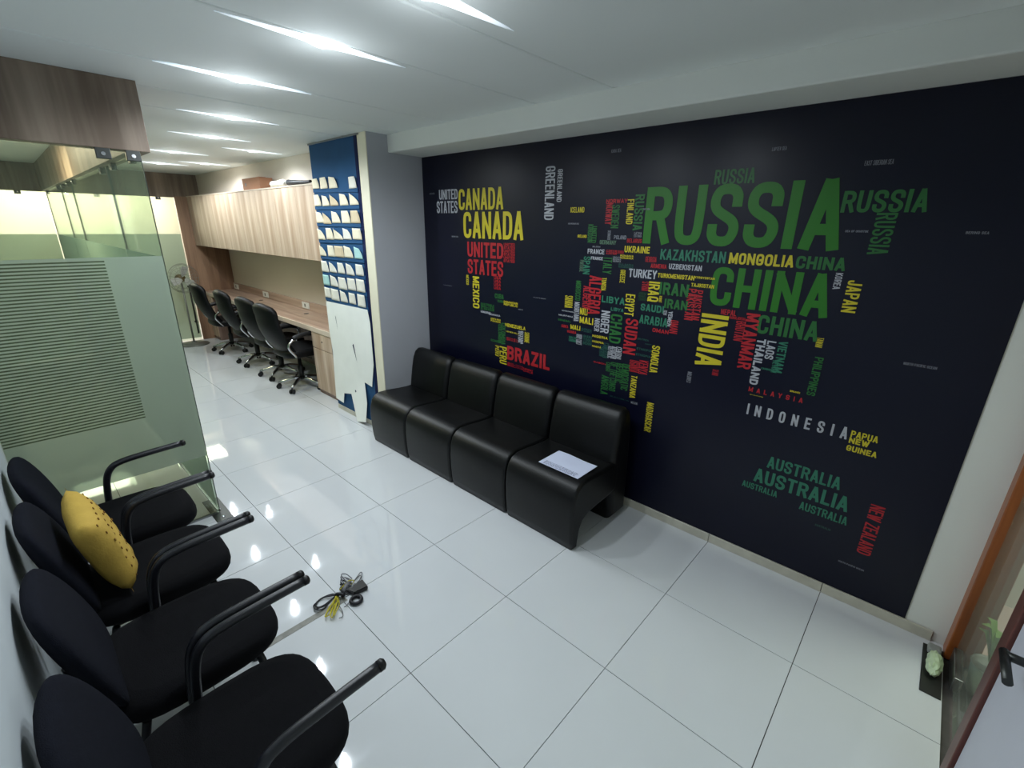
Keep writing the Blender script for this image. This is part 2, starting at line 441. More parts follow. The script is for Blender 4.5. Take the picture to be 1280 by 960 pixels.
('SOUTH PACIFIC OCEAN', 'grey', 'h', 0.635, 0.218, 0.743, 0.227, 0),
('NORTH PACIFIC OCEAN', 'grey', 'h', 0.656, 1.285, 0.767, 1.297, 0)]
NOTES=[[(-3.659, -3.531, 2.123, 2.203, -3.545), (-3.512, -3.38, 2.118, 2.207, -3.392), (-3.353, -3.21, 2.115, 2.208, -3.234), (-3.02, -2.903, 2.102, 2.188, -2.911)], [(-3.661, -3.531, 1.979, 2.072, -3.55), (-3.51, -3.379, 1.977, 2.065, -3.406), (-3.365, -3.22, 1.977, 2.07, -3.31), (-3.194, -3.057, 1.977, 2.071, -3.087), (-3.032, -2.891, 1.978, 2.071, -2.979)], [(-3.655, -3.51, 1.836, 1.933, -3.543), (-3.526, -3.379, 1.828, 1.926, -3.467), (-3.364, -3.217, 1.837, 1.934, -3.255), (-3.192, -3.047, 1.836, 1.934, -3.065), (-3.038, -2.892, 1.838, 1.935, -2.91)], [(-3.663, -3.523, 1.691, 1.787, -3.579), (-3.501, -3.368, 1.696, 1.793, -3.387), (-3.361, -3.2, 1.7, 1.795, -3.312), (-3.194, -3.054, 1.705, 1.797, -3.092), (-3.035, -2.89, 1.709, 1.796, -2.893)], [(-3.664, -3.54, 1.546, 1.638, -3.586), (-3.505, -3.38, 1.548, 1.644, -3.384), (-3.381, -3.214, 1.55, 1.644, -3.204), (-3.208, -3.057, 1.554, 1.651, -3.086), (-3.036, -2.905, 1.553, 1.65, -2.936)], [(-3.664, -3.526, 1.4, 1.5, -3.539), (-3.509, -3.374, 1.406, 1.498, -3.426), (-3.353, -3.227, 1.409, 1.501, -3.241), (-3.201, -3.062, 1.406, 1.505, -3.098), (-3.036, -2.91, 1.415, 1.507, -2.91)], [(-3.662, -3.537, 1.277, 1.373, -3.518), (-3.516, -3.374, 1.279, 1.378, -3.401), (-3.367, -3.214, 1.268, 1.373, -3.226), (-3.202, -3.062, 1.276, 1.378, -3.059), (-3.049, -2.911, 1.275, 1.383, -2.896)], [(-3.659, -3.537, 1.161, 1.255, -3.512), (-3.534, -3.38, 1.149, 1.254, -3.358), (-3.358, -3.229, 1.152, 1.255, -3.251), (-3.202, -3.085, 1.153, 1.249, -3.083), (-3.053, -2.925, 1.144, 1.253, -2.912)]]
TORN=[(-3.656, -0.52, 1.12), (-2.905, -0.52, 1.13), (-2.879, -0.52, 1.013), (-2.881, -0.52, 0.638), (-2.936, -0.522, 0.415), (-3.067, -0.52, 0.43), (-3.019, -0.542, 0.234), (-3.032, -0.564, 0.047), (-3.192, -0.565, 0.004), (-3.323, -0.53, 0.249), (-3.474, -0.529, 0.217), (-3.485, -0.541, 0.113), (-3.645, -0.535, 0.121), (-3.633, -0.52, 0.621), (-3.656, -0.52, 0.828)]
CAB={'black1': [(-1.232, -1.796), (-1.241, -1.828), (-1.269, -1.863), (-1.267, -1.899), (-1.247, -1.924), (-1.213, -1.925), (-1.202, -1.896), (-1.222, -1.855), (-1.233, -1.804), (-1.214, -1.787)], 'black2': [(-1.223, -1.796), (-1.256, -1.838), (-1.274, -1.878), (-1.249, -1.912), (-1.22, -1.913), (-1.219, -1.883), (-1.233, -1.836), (-1.226, -1.79)], 'black3': [(-1.218, -1.798), (-1.232, -1.827), (-1.217, -1.866), (-1.211, -1.905), (-1.225, -1.926), (-1.259, -1.914), (-1.273, -1.874), (-1.251, -1.822), (-1.209, -1.789)], 'yel': [[(-1.234, -1.813), (-1.2, -1.835), (-1.181, -1.876), (-1.148, -1.91), (-1.159, -1.891), (-1.186, -1.851), (-1.217, -1.813)], [(-1.225, -1.813), (-1.181, -1.832), (-1.15, -1.861), (-1.11, -1.894), (-1.126, -1.895), (-1.166, -1.862), (-1.223, -1.819)], [(-1.222, -1.81), (-1.199, -1.849), (-1.167, -1.892), (-1.135, -1.918), (-1.133, -1.895), (-1.167, -1.87), (-1.188, -1.823)], [(-1.214, -1.81), (-1.165, -1.831), (-1.134, -1.86), (-1.109, -1.886), (-1.144, -1.87), (-1.184, -1.835)], [(-1.253, -1.776), (-1.27, -1.752), (-1.27, -1.718), (-1.256, -1.697), (-1.25, -1.724), (-1.262, -1.752), (-1.245, -1.784)]], 'grey': [[(-1.28, -1.761), (-1.318, -1.738), (-1.317, -1.712), (-1.292, -1.701), (-1.262, -1.711), (-1.237, -1.736)], [(-1.154, -1.836), (-1.113, -1.841), (-1.089, -1.853), (-1.087, -1.872)], [(-1.256, -1.697), (-1.283, -1.662), (-1.3, -1.634), (-1.276, -1.638), (-1.245, -1.669), (-1.235, -1.684)], [(-1.254, -1.703), (-1.282, -1.652), (-1.255, -1.653), (-1.233, -1.691)], [(-1.148, -1.785), (-1.135, -1.811), (-1.127, -1.822)]], 'ring': (-1.132, -1.755), 'adapt': [(-1.223, -1.763), (-1.23, -1.663), (-1.159, -1.67), (-1.17, -1.745)]}
# ------------------------------------------------------------------ materials
mat('paint_white', (228, 230, 224), .6, .3, noise=.04, nscale=2, bump=.15, bscale=90)
mat('paint_ceiling', (232, 236, 234), .7, .2, noise=.03, nscale=1.5)
mat('paint_left', (214, 222, 226), .6, .3, noise=.05, nscale=2)
mat('paint_cream', (224, 213, 200), .6, .3, noise=.05, nscale=1.5)
mat('paint_grey', (176, 178, 184), .55, .35, noise=.05, nscale=2)
mat('cream_trim', (226, 220, 196), .5, .4, noise=.03)
mat('tile_floor', (214, 217, 220), .042, .5, noise=.03, nscale=3)
mat('grout', (86, 84, 82), .9, .1, noise=.2, nscale=30)
mat('skirting', (196, 192, 176), .3, .4, noise=.18, nscale=14)
mat('mural_vinyl', (11, 13, 32), .32, .28, noise=.12, nscale=3)
for n, c in dict(white=(166, 168, 174), yellow=(192, 178, 40), red=(164, 32, 40), green=(38, 98, 46), biggreen=(38, 108, 24), teal=(46, 112, 88),
                 grey=(120, 122, 130), sage=(84, 112, 90), darkteal=(34, 76, 68), darkgreen=(28, 66, 40)).items():
    mat('ink_' + n, c, .4, .35, noise=.06, nscale=6)
wood('wood_cabinet', (170, 142, 118), (210, 190, 168), .45, (6, 6, .35))
wood('wood_soffit', (98, 82, 68), (150, 134, 118), .5, (4.5, 4.5, .3))
wood('wood_panel', (116, 86, 66), (150, 118, 92), .5)
wood('wood_desk', (150, 122, 104), (186, 160, 140), .35, (.5, 9, 9))
wood('wood_edge', (196, 178, 156), (216, 202, 184), .35, (.5, 9, 9))
wood('wood_dark_edge', (112, 88, 78), (140, 116, 104))
wood('wood_orange', (120, 62, 26), (158, 88, 40), .35)
wood('wood_brown', (74, 34, 26), (104, 56, 46), .4)
mat('black_leather', (7, 8, 9), .40, .32, bump=.3, bscale=220, noise=.15, nscale=12)
mat('chair_leather', (7, 8, 10), .45, .22, bump=.4, bscale=150, noise=.15, nscale=12)
mat('black_fabric', (24, 26, 35), .95, .12, bump=.6, bscale=420, noise=.2, nscale=60)
mat('seat_fabric', (19, 19, 22), .95, .12, bump=.6, bscale=420, noise=.2, nscale=60)
mat('black_plastic', (16, 16, 18), .45, .4, noise=.1, nscale=20)
mat('black_tube', (20, 21, 28), .38, .5, noise=.1, nscale=20)
mat('chrome', (200, 202, 206), .18, .5, metal=1, noise=.05, nscale=12)
mat('steel', (150, 152, 152), .35, .5, metal=1, noise=.1, nscale=20)
mat('dark_metal', (70, 72, 70), .4, .5, metal=.8, noise=.1, nscale=20)
mat('blue_board', (38, 80, 120), .8, .2, noise=.14, nscale=5, bump=.2, bscale=200)
mat('blue_edge', (14, 26, 66), .8, .2, noise=.1, nscale=8)
mat('paper_cream', (232, 222, 196), .8, .2, noise=.06, nscale=10)
mat('paper_offwhite', (228, 225, 212), .8, .2, noise=.06, nscale=10)
mat('paper_aged', (212, 194, 162), .8, .2, noise=.08, nscale=10)
mat('paper_cyan', (172, 212, 208), .8, .2, noise=.06, nscale=10)
mat('paper_white', (238, 240, 234), .75, .2, noise=.05, nscale=7)
mat('sheet_paper', (208, 214, 236), .7, .2, noise=.03, nscale=10)
mat('ink_print', (120, 122, 140), .8, .1, noise=.1)
mat('pillow_yellow', (200, 166, 78), .8, .2, noise=.12, nscale=14, bump=.5, bscale=60)
mat('pillow_dot', (130, 92, 40), .8, .2, noise=.1)
mat('cardboard', (164, 120, 94), .85, .2, noise=.1, nscale=10)
mat('white_plastic', (226, 226, 220), .4, .4, noise=.03)
mat('switch_slot', (90, 88, 84), .5, .3, noise=.03)
mat('cable_black', (24, 24, 30), .5, .4, noise=.1)
mat('cable_grey', (110, 110, 114), .5, .4, noise=.1)
mat('cable_yellow', (188, 176, 40), .5, .4, noise=.1)
mat('tape_grey', (150, 150, 142), .5, .3, noise=.4, nscale=25)
mat('door_paint', (196, 198, 208), .45, .4, noise=.03)
mat('beige_wall', (200, 166, 112), .6, .3, noise=.05)
mat('lobby_floor', (190, 168, 160), .3, .4, noise=.08)
mat('leaf', (112, 150, 62), .5, .4, noise=.25, nscale=12)
mat('pot_grey', (150, 154, 148), .5, .4, noise=.1)
mat('wrapper_green', (196, 214, 178), .5, .4, noise=.2, nscale=30)
mat('fan_metal', (128, 130, 122), .4, .5, metal=.5, noise=.1)
mat('fan_blade', (176, 178, 168), .4, .4, noise=.1)
mat('fan_brown', (110, 96, 60), .5, .4, noise=.1)
glass('film_corridor', (.80, .86, .80), .2, .80, (172, 194, 176), .2)
glass('clear_glass', (.92, .96, .91), 1.0, .05, (190, 205, 180))
glass('frosted_film', (.80, .86, .80), .5, .55, (206, 218, 204), .2)
glass('film_stripe', (.74, .77, .70), .3, .2, (130, 134, 112), .3)
glass('corridor_glass', (.92, .96, .91), .3, .05, (190, 205, 180))
glass('haze_glass', (.84, .92, .88), .22, .10, (200, 210, 205))
mat('glass_edge', (28, 44, 38), .3, .5, noise=.05)
emis('lamp_white', (236, 246, 255), 9.0)
m_ = emis('painted_glow', (226, 238, 248), 1.9)  # emissive colour standing for lamp glow around the fitting
nt_ = m_.node_tree; tc_ = nt_.nodes.new('ShaderNodeTexCoord'); sx_ = nt_.nodes.new('ShaderNodeSeparateXYZ')
ab_ = nt_.nodes.new('ShaderNodeMath'); ab_.operation = 'ABSOLUTE'; mr_ = nt_.nodes.new('ShaderNodeMapRange')
mr_.inputs['From Max'].default_value = .36; mr_.inputs['To Min'].default_value = 2.6; mr_.inputs['To Max'].default_value = .25  # strength fades from the centre, painting the falloff of lamp light
nt_.links.new(tc_.outputs['Object'], sx_.inputs[0]); nt_.links.new(sx_.outputs['Y'], ab_.inputs[0]); nt_.links.new(ab_.outputs[0], mr_.inputs['Value'])
nt_.links.new(mr_.outputs[0], nt_.nodes['Principled BSDF'].inputs['Emission Strength'])

# ------------------------------------------------------------------ structure
CEIL, BEAM = 2.49, 2.364
XE, XW, YL = 1.10, -8.0, -2.80          # right wall, far glass wall, left wall
# floor: bedding plus every porcelain tile as its own piece
floor = struct('floor', box(nb(), -9.6, XE + .1, YL - .1, .12, -.06, -.008), 'grout')
tile_me = {}
rows = [(-.6, 0.0), (-1.2, -.6), (-1.8, -1.2), (-2.4, -1.8), (YL, -2.4)]
for i in range(-16, 2):
    x0, x1 = i * .6, min(i * .6 + .6, XE)
    for y0, y1 in rows:
        key = (round(x1 - x0, 3), round(y1 - y0, 3))
        g = .0016
        if key not in tile_me:
            b = box(nb(), g, key[0] - g, g, key[1] - g, -.01, 0)
            t = obj('tile', b, 'tile_floor', floor); tile_me[key] = t.data
            t.location = (x0, y0, 0)
        else:
            t = bpy.data.objects.new('tile', tile_me[key]); COL.objects.link(t); t.parent = floor; t.location = (x0, y0, 0)
# ceiling: board panels with narrow shadow grooves between them
ceiling = struct('ceiling', box(nb(), -9.6, XE + .1, YL - .1, .12, CEIL + .005, CEIL + .1), 'paint_ceiling')
gx = [-9.6, -3.08, -2.56, -2.02, -1.22, -.72, XE + .1]
for a, b in zip(gx, gx[1:]):
    obj('panel', box(nb(), a + .012, b - .012, YL, .1, CEIL, CEIL + .0125, .008, 2), 'paint_ceiling', ceiling)
struct('trim_1', box(nb(), -2.739, XE, -.33, .0, BEAM, CEIL + .005, .008), 'paint_white')     # beam over the mural
struct('wall_back', box(nb(), -2.739, XE + .1, .0, .12, -.05, CEIL + .05), 'paint_white')
struct('wall_workstation', box(nb(), XW - .1, -3.68, .0, .12, -.05, CEIL + .05), 'paint_cream')
struct('trim_2', box(nb(), XW, -3.68, -.27, -.001, 2.185, CEIL + .004), 'paint_cream')        # bulkhead over the cabinets
colm = struct('wall_column', box(nb(), -3.68, -2.739, -.51, .05, -.03, CEIL + .03), 'paint_grey')
struct('trim_3', box(nb(), -2.86, -2.739, -.518, -.509, .0, CEIL, .002), 'cream_trim')
struct('wall_left', box(nb(), -9.6, XE + .1, YL - .1, YL, -.05, CEIL + .05), 'paint_left')
struct('wall_far', box(nb(), -9.7, -9.55, YL - .1, .12, -.05, CEIL + .05), 'paint_cream')
struct('wall_right', box(nb(), XE, XE + .1, YL, -1.72, -.05, CEIL + .05), 'paint_white')
struct('wall_right_head', box(nb(), XE, XE + .1, -1.72, .0, 2.16, CEIL + .05), 'paint_white')
# skirting tiles under the mural
base = struct('baseboard_back', box(nb(), -2.739, 1.05, -.006, .002, 0, .05), 'grout')
for i in range(-5, 2):
    x0, x1 = max(i * .6, -2.739) + .0015, min(i * .6 + .6, 1.05) - .0015
    if x1 > x0: obj('tile', box(nb(), x0, x1, -.014, -.004, .0, .056, .002, 1), 'skirting', base)
struct('baseboard_column', box(nb(), -3.67, -2.745, -.522, -.508, 0, .05, .002, 1), 'skirting')

# wooden pelmets the glass hangs from
S0 = 2.168
struct('trim_4', box(nb(), -2.56, -2.475, YL, -1.935, S0, CEIL, .003), 'wood_soffit')
struct('trim_5', box(nb(), XW, -2.56, -2.02, -1.935, S0, CEIL, .003), 'wood_soffit')
struct('trim_6', box(nb(), XW - .08, XW, YL, -.27, S0 - .006, CEIL, .003), 'wood_soffit')
struct('trim_7', box(nb(), XW - .03, XW + .002, -.60, .0, .0, 2.18, .003), 'wood_panel')       # wooden end panel beside the workstation

# ------------------------------------------------------------------ glass partitions
def clamp(parent, x, y, z, along='y'):
    b = nb()
    if along == 'y': box(b, x - .014, x + .014, y - .03, y + .03, z - .045, z + .01, .003)
    else: box(b, x - .03, x + .03, y - .014, y + .014, z - .045, z + .01, .003)
    c = obj('clamp', b, 'dark_metal', parent)
    s = nb()
    if along == 'y': tube(s, [(x + .012, y, z - .022), (x + .018, y, z - .022)], .009)
    else: tube(s, [(x, y - .018, z - .022), (x, y - .012, z - .022)], .009)
    obj('screw', s, 'chrome', c)
ga = thing('glass_partition', 'green-tinted glass panel behind the waiting chairs, with a striped frosted film', 'glass partition', (-2.49, -2.39, 0))
def rel(o, b):   # world-space bmesh into the thing's frame
    bmesh.ops.translate(b, verts=b.verts, vec=-Vector(o.location)); return b
obj('pane', rel(ga, box(nb(), -2.496, -2.484, YL + .002, -1.982, .012, 2.16)), 'clear_glass', ga)
obj('polished_edge', rel(ga, box(nb(), -2.4965, -2.4835, -1.982, -1.979, .012, 2.16)), 'glass_edge', ga)
obj('film', rel(ga, box(nb(), -2.4835, -2.4828, YL + .004, -1.984, .43, 1.652)), 'frosted_film', ga, label='frosted film on the glass')
sb = nb()
n_str = 54
for k in range(n_str):
    z = .765 + k * (1.645 - .765) / n_str
    box(sb, -2.4826, -2.4822, YL + .004, -2.233, z, z + .0072)
so = obj('film_stripe', rel(ga, sb), 'film_stripe', ga, label='thin dark horizontal lines across the film'); so['kind'] = 'stuff'
def clamp_rel(o, x, y, z, along):
    n0 = set(o.children); clamp(o, x, y, z, along)
    for c in o.children:
        if c not in n0:
            c.data.transform(Matrix.Translation(-Vector(o.location)))
            for s in c.children: s.data.transform(Matrix.Translation(-Vector(o.location)))
clamp_rel(ga, -2.49, -2.13, 2.165, 'y'); clamp_rel(ga, -2.49, -2.01, 2.165, 'y')
obj('floor_channel', rel(ga, box(nb(), -2.50, -2.48, YL + .002, -1.99, 0, .012)), 'steel', ga)
gb = [(-2.505, -3.47), (-3.48, -5.42), (-5.43, -6.29), (-6.30, -7.99)]
wher = ['nearest the wooden corner of the pelmet', 'second from the corner, the widest pane', 'third from the corner, a narrow pane', 'farthest from the corner, meeting the end wall']
for k, (a, b) in enumerate(gb):
    g = thing('glass_partition', 'tall glass pane along the corridor side of the cabin, ' + wher[k], 'glass partition', ((a + b) / 2, -1.98, 0), group='glass panes along the corridor')
    obj('pane', rel(g, box(nb(), b + .004, a - .004, -1.986, -1.974, .012, 2.165)), 'corridor_glass', g)
    obj('polished_edge', rel(g, box(nb(), b + .001, b + .004, -1.9865, -1.9735, .012, 2.165)), 'glass_edge', g)
    obj('film', rel(g, box(nb(), b + .006, a - .006, -1.9875, -1.9865, .04, 1.645)), 'film_corridor', g)
    obj('floor_channel', rel(g, box(nb(), b + .003, a - .003, -1.99, -1.97, 0, .012)), 'steel', g)
    for x in (a - .2, b + .2): clamp_rel(g, x, -1.98, 2.172, 'x')
gc = [(-2.79, -1.99), (-1.97, -1.30), (-1.29, -.61)]
wher = ['behind the cabin corner', 'in the middle of the end wall', 'beside the wooden end panel']
for k, (a, b) in enumerate(gc):
    g = thing('glass_partition', 'far glass pane glowing cream above and frosted below, ' + wher[k], 'glass partition', (XW, (a + b) / 2, 0), group='glass panes of the far end wall')
    obj('pane', rel(g, box(nb(), XW - .03, XW - .018, a + .004, b - .004, .012, 2.165)), 'clear_glass', g)
    obj('film', rel(g, box(nb(), XW - .0175, XW - .0165, a + .006, b - .006, .04, 1.645)), 'frosted_film', g)
    clamp_rel(g, XW - .024, (a + b) / 2 + .15, 2.168, 'y')
    if k == 2:
        r = nb(); tube(r, [(XW + .04, -.66, .12), (XW + .04, -.66, .98)], .012)
        hh = obj('door_handle', rel(g, r), 'dark_metal', g)
        for z in (.3, .86):
            q = nb(); tube(q, [(XW - .02, -.66, z), (XW + .045, -.66, z)], .016)
            obj('bracket', rel(g, q), 'dark_metal', hh)
# steel corner plate on the floor under the glass
cpl = thing('floor_plate', 'grey metal corner plate on the floor under the glass partition corner', 'plate', (-2.5, -1.98, 0))
obj('plate', box(nb(), -.20, .13, -.05, .045, 0, .004, .001, 1), 'dark_metal', cpl)
obj('bolt', lathe(nb(), [(.0, .008), (.009, .008), (.011, .004)], 10, (.08, 0, 0)), 'chrome', cpl)

# ------------------------------------------------------------------ right hand side: glass door, wooden jambs, lobby beyond
struct('floor_lobby', box(nb(), XE + .1, 4.0, -1.9, 2.2, -.06, 0), 'lobby_floor')
struct('wall_lobby', box(nb(), XE - .0, 4.0, 2.0, 2.1, -.05, 2.7), 'beige_wall')
struct('wall_lobby_side', box(nb(), 4.0, 4.1, -1.9, 2.1, -.05, 2.7), 'paint_white')
struct('wall_lobby_end', box(nb(), XE + .1, 4.1, -2.0, -1.9, -.05, 2.7), 'paint_white')
struct('ceiling_lobby', box(nb(), XE + .1, 4.1, -2.0, 2.1, 2.7, 2.8), 'paint_white')
struct('wall_lobby_pier', box(nb(), 1.31, 1.62, .55, .75, -.01, 2.7), 'paint_white')
struct('trim_8', box(nb(), XE - .005, XE + .10, -.09, .0, .0, 2.16, .004), 'wood_orange')
struct('trim_9', box(nb(), XE - .012, XE + .10, -.83, -.755, .0, 2.16, .004), 'wood_brown')
dr = struct('door_1', box(nb(), XE + .0, XE + .045, -1.715, -.835, .01, 2.155, .003), 'door_paint')
hb = nb(); tube(hb, [(XE, -1.03, .78), (XE - .05, -1.03, .78)], .012); tube(hb, [(XE - .05, -1.015, .78), (XE - .05, -1.14, .78)], .011)
obj('door_handle', hb, 'dark_metal', dr)
gd = thing('glass_door', 'hazy glass panel at the right edge, between wooden jamb and white door', 'glass door', (XE + .03, -.42, 0))
obj('pane', rel(gd, box(nb(), XE + .024, XE + .036, -.75, -.095, .03, 2.15)), 'haze_glass', gd)
obj('patch_fitting', rel(gd, box(nb(), XE + .015, XE + .045, -.30, -.095, .012, .085, .003)), 'steel', gd)
fs = thing('floor_spring', 'dark metal floor plate at the foot of the wooden jamb', 'floor plate', (1.045, -.2, 0))
obj('plate', box(nb(), -.02, .05, -.17, .15, 0, .006, .002, 1), 'dark_metal', fs)
wr = thing('crumpled_wrapper', 'crumpled pale green wrapper on the dark floor plate by the jamb', 'wrapper', (1.062, -.2, .0065))
b = nb(); random.seed(12)
bmesh.ops.create_icosphere(b, subdivisions=3, radius=1)
for v in b.verts:
    d = 1 + random.uniform(-.12, .12)
    v.co = Vector((v.co.x * .028 * d, v.co.y * .075 * d, max(0, .025 + v.co.z * .035 * d)))
obj('body', b, 'wrapper_green', wr)
b = nb(); box(b, -.024, .024, .085, .135, 0, .03, .008); obj('folded_end', b, 'pot_grey', wr)
pt = thing('potted_plant', 'blurred light green plant in a pale pot beyond the glass at right', 'plant', (1.215, -.2, 0))
obj('pot', lathe(nb(), [(0, 0), (.045, 0), (.06, .13), (.064, .14), (.055, .135), (.05, .12), (0, .12)], 18), 'pot_grey', pt)
for k in range(11):
    a = k * 2.4; L = .16 + .05 * (k % 3); lb = nb()
    pts = [Vector((math.cos(a) * r * .085 / .1, math.sin(a) * r * .085 / .1, .12 + h)) for r, h in ((0, 0), (.03, L * .6), (.06, L), (.09, L * .98))]
    side = Vector((-math.sin(a), math.cos(a), 0)); w = (.004, .016, .015, .001)
    vs = [(lb.verts.new(p + side * q), lb.verts.new(p - side * q)) for p, q in zip(pts, w)]
    for p, q in zip(vs, vs[1:]): lb.faces.new((p[0], p[1], q[1], q[0]))
    obj('leaf', lb, 'leaf', pt, smooth=True)

# ------------------------------------------------------------------ ceiling downlights
def lamp(x, y, label, L=.66, watt=LAMP_W, sl=1.0, grp='recessed ceiling downlights'):
    t = thing('ceiling_light', label, 'ceiling light', (x, y, CEIL), group=grp)
    b = nb(); n = 24   # long tapering streak: the lamp's groove glow painted as emission
    loop = []
    for k in range(n + 1):
        s = -1 + 2 * k / n; loop.append((.034 * (1 - abs(s)) ** .8 + .016 * math.exp(-(s / .12) ** 2), s * L / 2))
    pts = [(w, y_, -.002) for w, y_ in loop] + [(-w, y_, -.002) for w, y_ in reversed(loop[1:-1])]
    b.faces.new([b.verts.new(p) for p in pts])
    r = bmesh.ops.extrude_face_region(b, geom=b.faces[:])
    for v in r['geom']:
        if isinstance(v, bmesh.types.BMVert): v.co.z = .001
    obj('glow_streak', b, 'painted_glow', t)
    obj('frame', lathe(nb(), [(.040, 0), (.046, -.001), (.046, -.004), (.040, -.006), (.040, 0)], 24), 'painted_glow', t)  # ring is no source; it carries the painted glow
    obj('diffuser', lathe(nb(), [(0, -.006), (.045, -.006), (.045, -.003)], 24), 'lamp_white', t)
    l = bpy.data.lights.new('downlight', 'SPOT'); l.energy = watt * 4; l.color = LAMP_COL
    l.spot_size = math.radians(174); l.spot_blend = .55; l.shadow_soft_size = .022
    o = bpy.data.objects.new('downlight', l); COL.objects.link(o); o.parent = t; o.location = (0, 0, -.06)
    l = bpy.data.lights.new('ceiling_fill', 'POINT'); l.energy = watt * .13; l.color = LAMP_COL; l.shadow_soft_size = .02  # added fill light hung below the fitting to brighten the ceiling
    o = bpy.data.objects.new('ceiling_fill', l); COL.objects.link(o); o.parent = t; o.location = (0, 0, -.16)
    return t
LAMPS = [(-.62, -1.55, 'ceiling downlight cut by the top edge of the photo, nearest the camera', .75),
 (-1.26, -1.56, 'largest ceiling downlight with painted glow in view, upper middle', .75),
 (-2.035, -1.60, 'second downlight behind the largest one, right of the wooden pelmet', .70),
 (-3.03, -1.33, 'third downlight away from the camera in the corridor row', .62),
 (-3.98, -1.18, 'fourth downlight in the corridor row, small', .6),
 (-5.30, -1.14, 'fifth corridor downlight, just right of the pelmet corner', .6),
 (-6.60, -1.00, 'farthest corridor downlight, partly behind the glass edge', .6),
 (-4.55, -.66, 'downlight over the desks nearest the blue board', .55),
 (-6.16, -.64, 'small downlight over the far desks, close to the cabinets', .55)]
for x, y, lb, L in LAMPS: lamp(x, y, lb, L, LAMP_W * (.50 if y > -.8 else .85 if x > -1 else 1))

# ------------------------------------------------------------------ world map mural
mural = thing('wall_mural', 'large navy wall mural showing a world map made of country names', 'mural', (-1.0, 0, 0))
obj('backing', rel(mural, box(nb(), -2.737, .942, -.004, 0.0, .056, BEAM - .001)), 'mural_vinyl', mural)
GL = {
'A': (1, [[(0, 0), (.45, 1)], [(.55, 1), (1, 0)], [(.17, .26), (.83, .26)]]),
'B': (1, [[(0, 0), (0, 1)], [(.03, 1), (.75, 1), (1, .86), (1, .64), (.75, .52), (.03, .52)], [(.7, .52), (1, .4), (1, .14), (.75, 0), (.03, 0)]]),
'C': (1, [[(1, .76), (1, .88), (.78, 1), (.22, 1), (0, .84), (0, .16), (.22, 0), (.78, 0), (1, .12), (1, .24)]]),
'D': (1, [[(0, 0), (0, 1)], [(.03, 1), (.7, 1), (1, .82), (1, .18), (.7, 0), (.03, 0)]]),
'E': (.9, [[(1, 1), (0, 1), (0, 0), (1, 0)], [(0, .52), (.85, .52)]]),
'F': (.9, [[(1, 1), (0, 1), (0, 0)], [(0, .5), (.85, .5)]]),
'G': (1, [[(1, .68), (1, .84), (.78, 1), (.22, 1), (0, .84), (0, .16), (.22, 0), (.78, 0), (1, .16), (1, .45), (.6, .45)]]),
'H': (1, [[(0, 0), (0, 1)], [(1, 0), (1, 1)], [(0, .5), (1, .5)]]),
'I': (.32, [[(.5, 0), (.5, 1)]]),
'J': (.85, [[(1, 1), (1, .16), (.78, 0), (.22, 0), (0, .16), (0, .32)]]),
'K': (1, [[(0, 0), (0, 1)], [(1, 1), (.1, .42)], [(.32, .58), (1, 0)]]),
'L': (.85, [[(0, 1), (0, 0), (1, 0)]]),
'M': (1.25, [[(0, 0), (0, 1)], [(.04, .97), (.5, .12)], [(.5, .12), (.96, .97)], [(1, 1), (1, 0)]]),
'N': (1.05, [[(0, 0), (0, 1)], [(.03, .97), (.97, .03)], [(1, 0), (1, 1)]]),
'O': (1, [[(0, .5), (0, .84), (.22, 1), (.78, 1), (1, .84), (1, .16), (.78, 0), (.22, 0), (0, .16), (0, .5)]]),
'P': (1, [[(0, 0), (0, 1)], [(.03, 1), (.75, 1), (1, .86), (1, .6), (.75, .46), (.03, .46)]]),
'Q': (1, [[(0, .5), (0, .84), (.22, 1), (.78, 1), (1, .84), (1, .16), (.78, 0), (.22, 0), (0, .16), (0, .5)], [(.6, .25), (1, 0)]]),
'R': (1, [[(0, 0), (0, 1)], [(.03, 1), (.75, 1), (1, .86), (1, .62), (.75, .5), (.03, .5)], [(.6, .5), (1, 0)]]),
'S': (1, [[(1, .76), (1, .88), (.78, 1), (.22, 1), (0, .86), (0, .68), (.2, .57), (.8, .43), (1, .32), (1, .16), (.78, 0), (.22, 0), (0, .12), (0, .24)]]),
'T': (.95, [[(0, 1), (1, 1)], [(.5, 0), (.5, 1)]]),
'U': (1, [[(0, 1), (0, .16), (.22, 0), (.78, 0), (1, .16), (1, 1)]]),
'V': (1, [[(0, 1), (.46, 0)], [(.54, 0), (1, 1)]]),
'W': (1.35, [[(0, 1), (.23, 0)], [(.27, 0), (.49, .9)], [(.51, .9), (.73, 0)], [(.77, 0), (1, 1)]]),
'X': (1, [[(0, 0), (1, 1)], [(0, 1), (1, 0)]]),
'Y': (1, [[(0, 1), (.5, .45)], [(.5, .45), (1, 1)], [(.5, .45), (.5, 0)]]),
'Z': (.95, [[(0, 1), (1, 1)], [(.97, .96), (.03, .04)], [(0, 0), (1, 0)]]),
' ': (.45, [])}
def rounded(c, line):
    if c not in 'BCDGJOPQRSU' or len(line) < 4: return line
    for it in range(2):
        cl = line[0] == line[-1]; out = []
        n = len(line)
        for i, p in enumerate(line):
            keep = (c in 'BDPR' and p[0] < .01) or (not cl and i in (0, n - 1)) or (c == 'G' and abs(p[1] - .45) < .01) or (cl and i in (0, n - 1))
            if keep: out.append(p); continue
            a, b = line[i - 1], line[i + 1]
            out += [(p[0] + (a[0] - p[0]) * .25, p[1] + (a[1] - p[1]) * .25), (p[0] + (b[0] - p[0]) * .25, p[1] + (b[1] - p[1]) * .25)]
        line = out
    return line
for c_ in GL: GL[c_] = (GL[c_][0], [rounded(c_, l_) for l_ in GL[c_][1]])
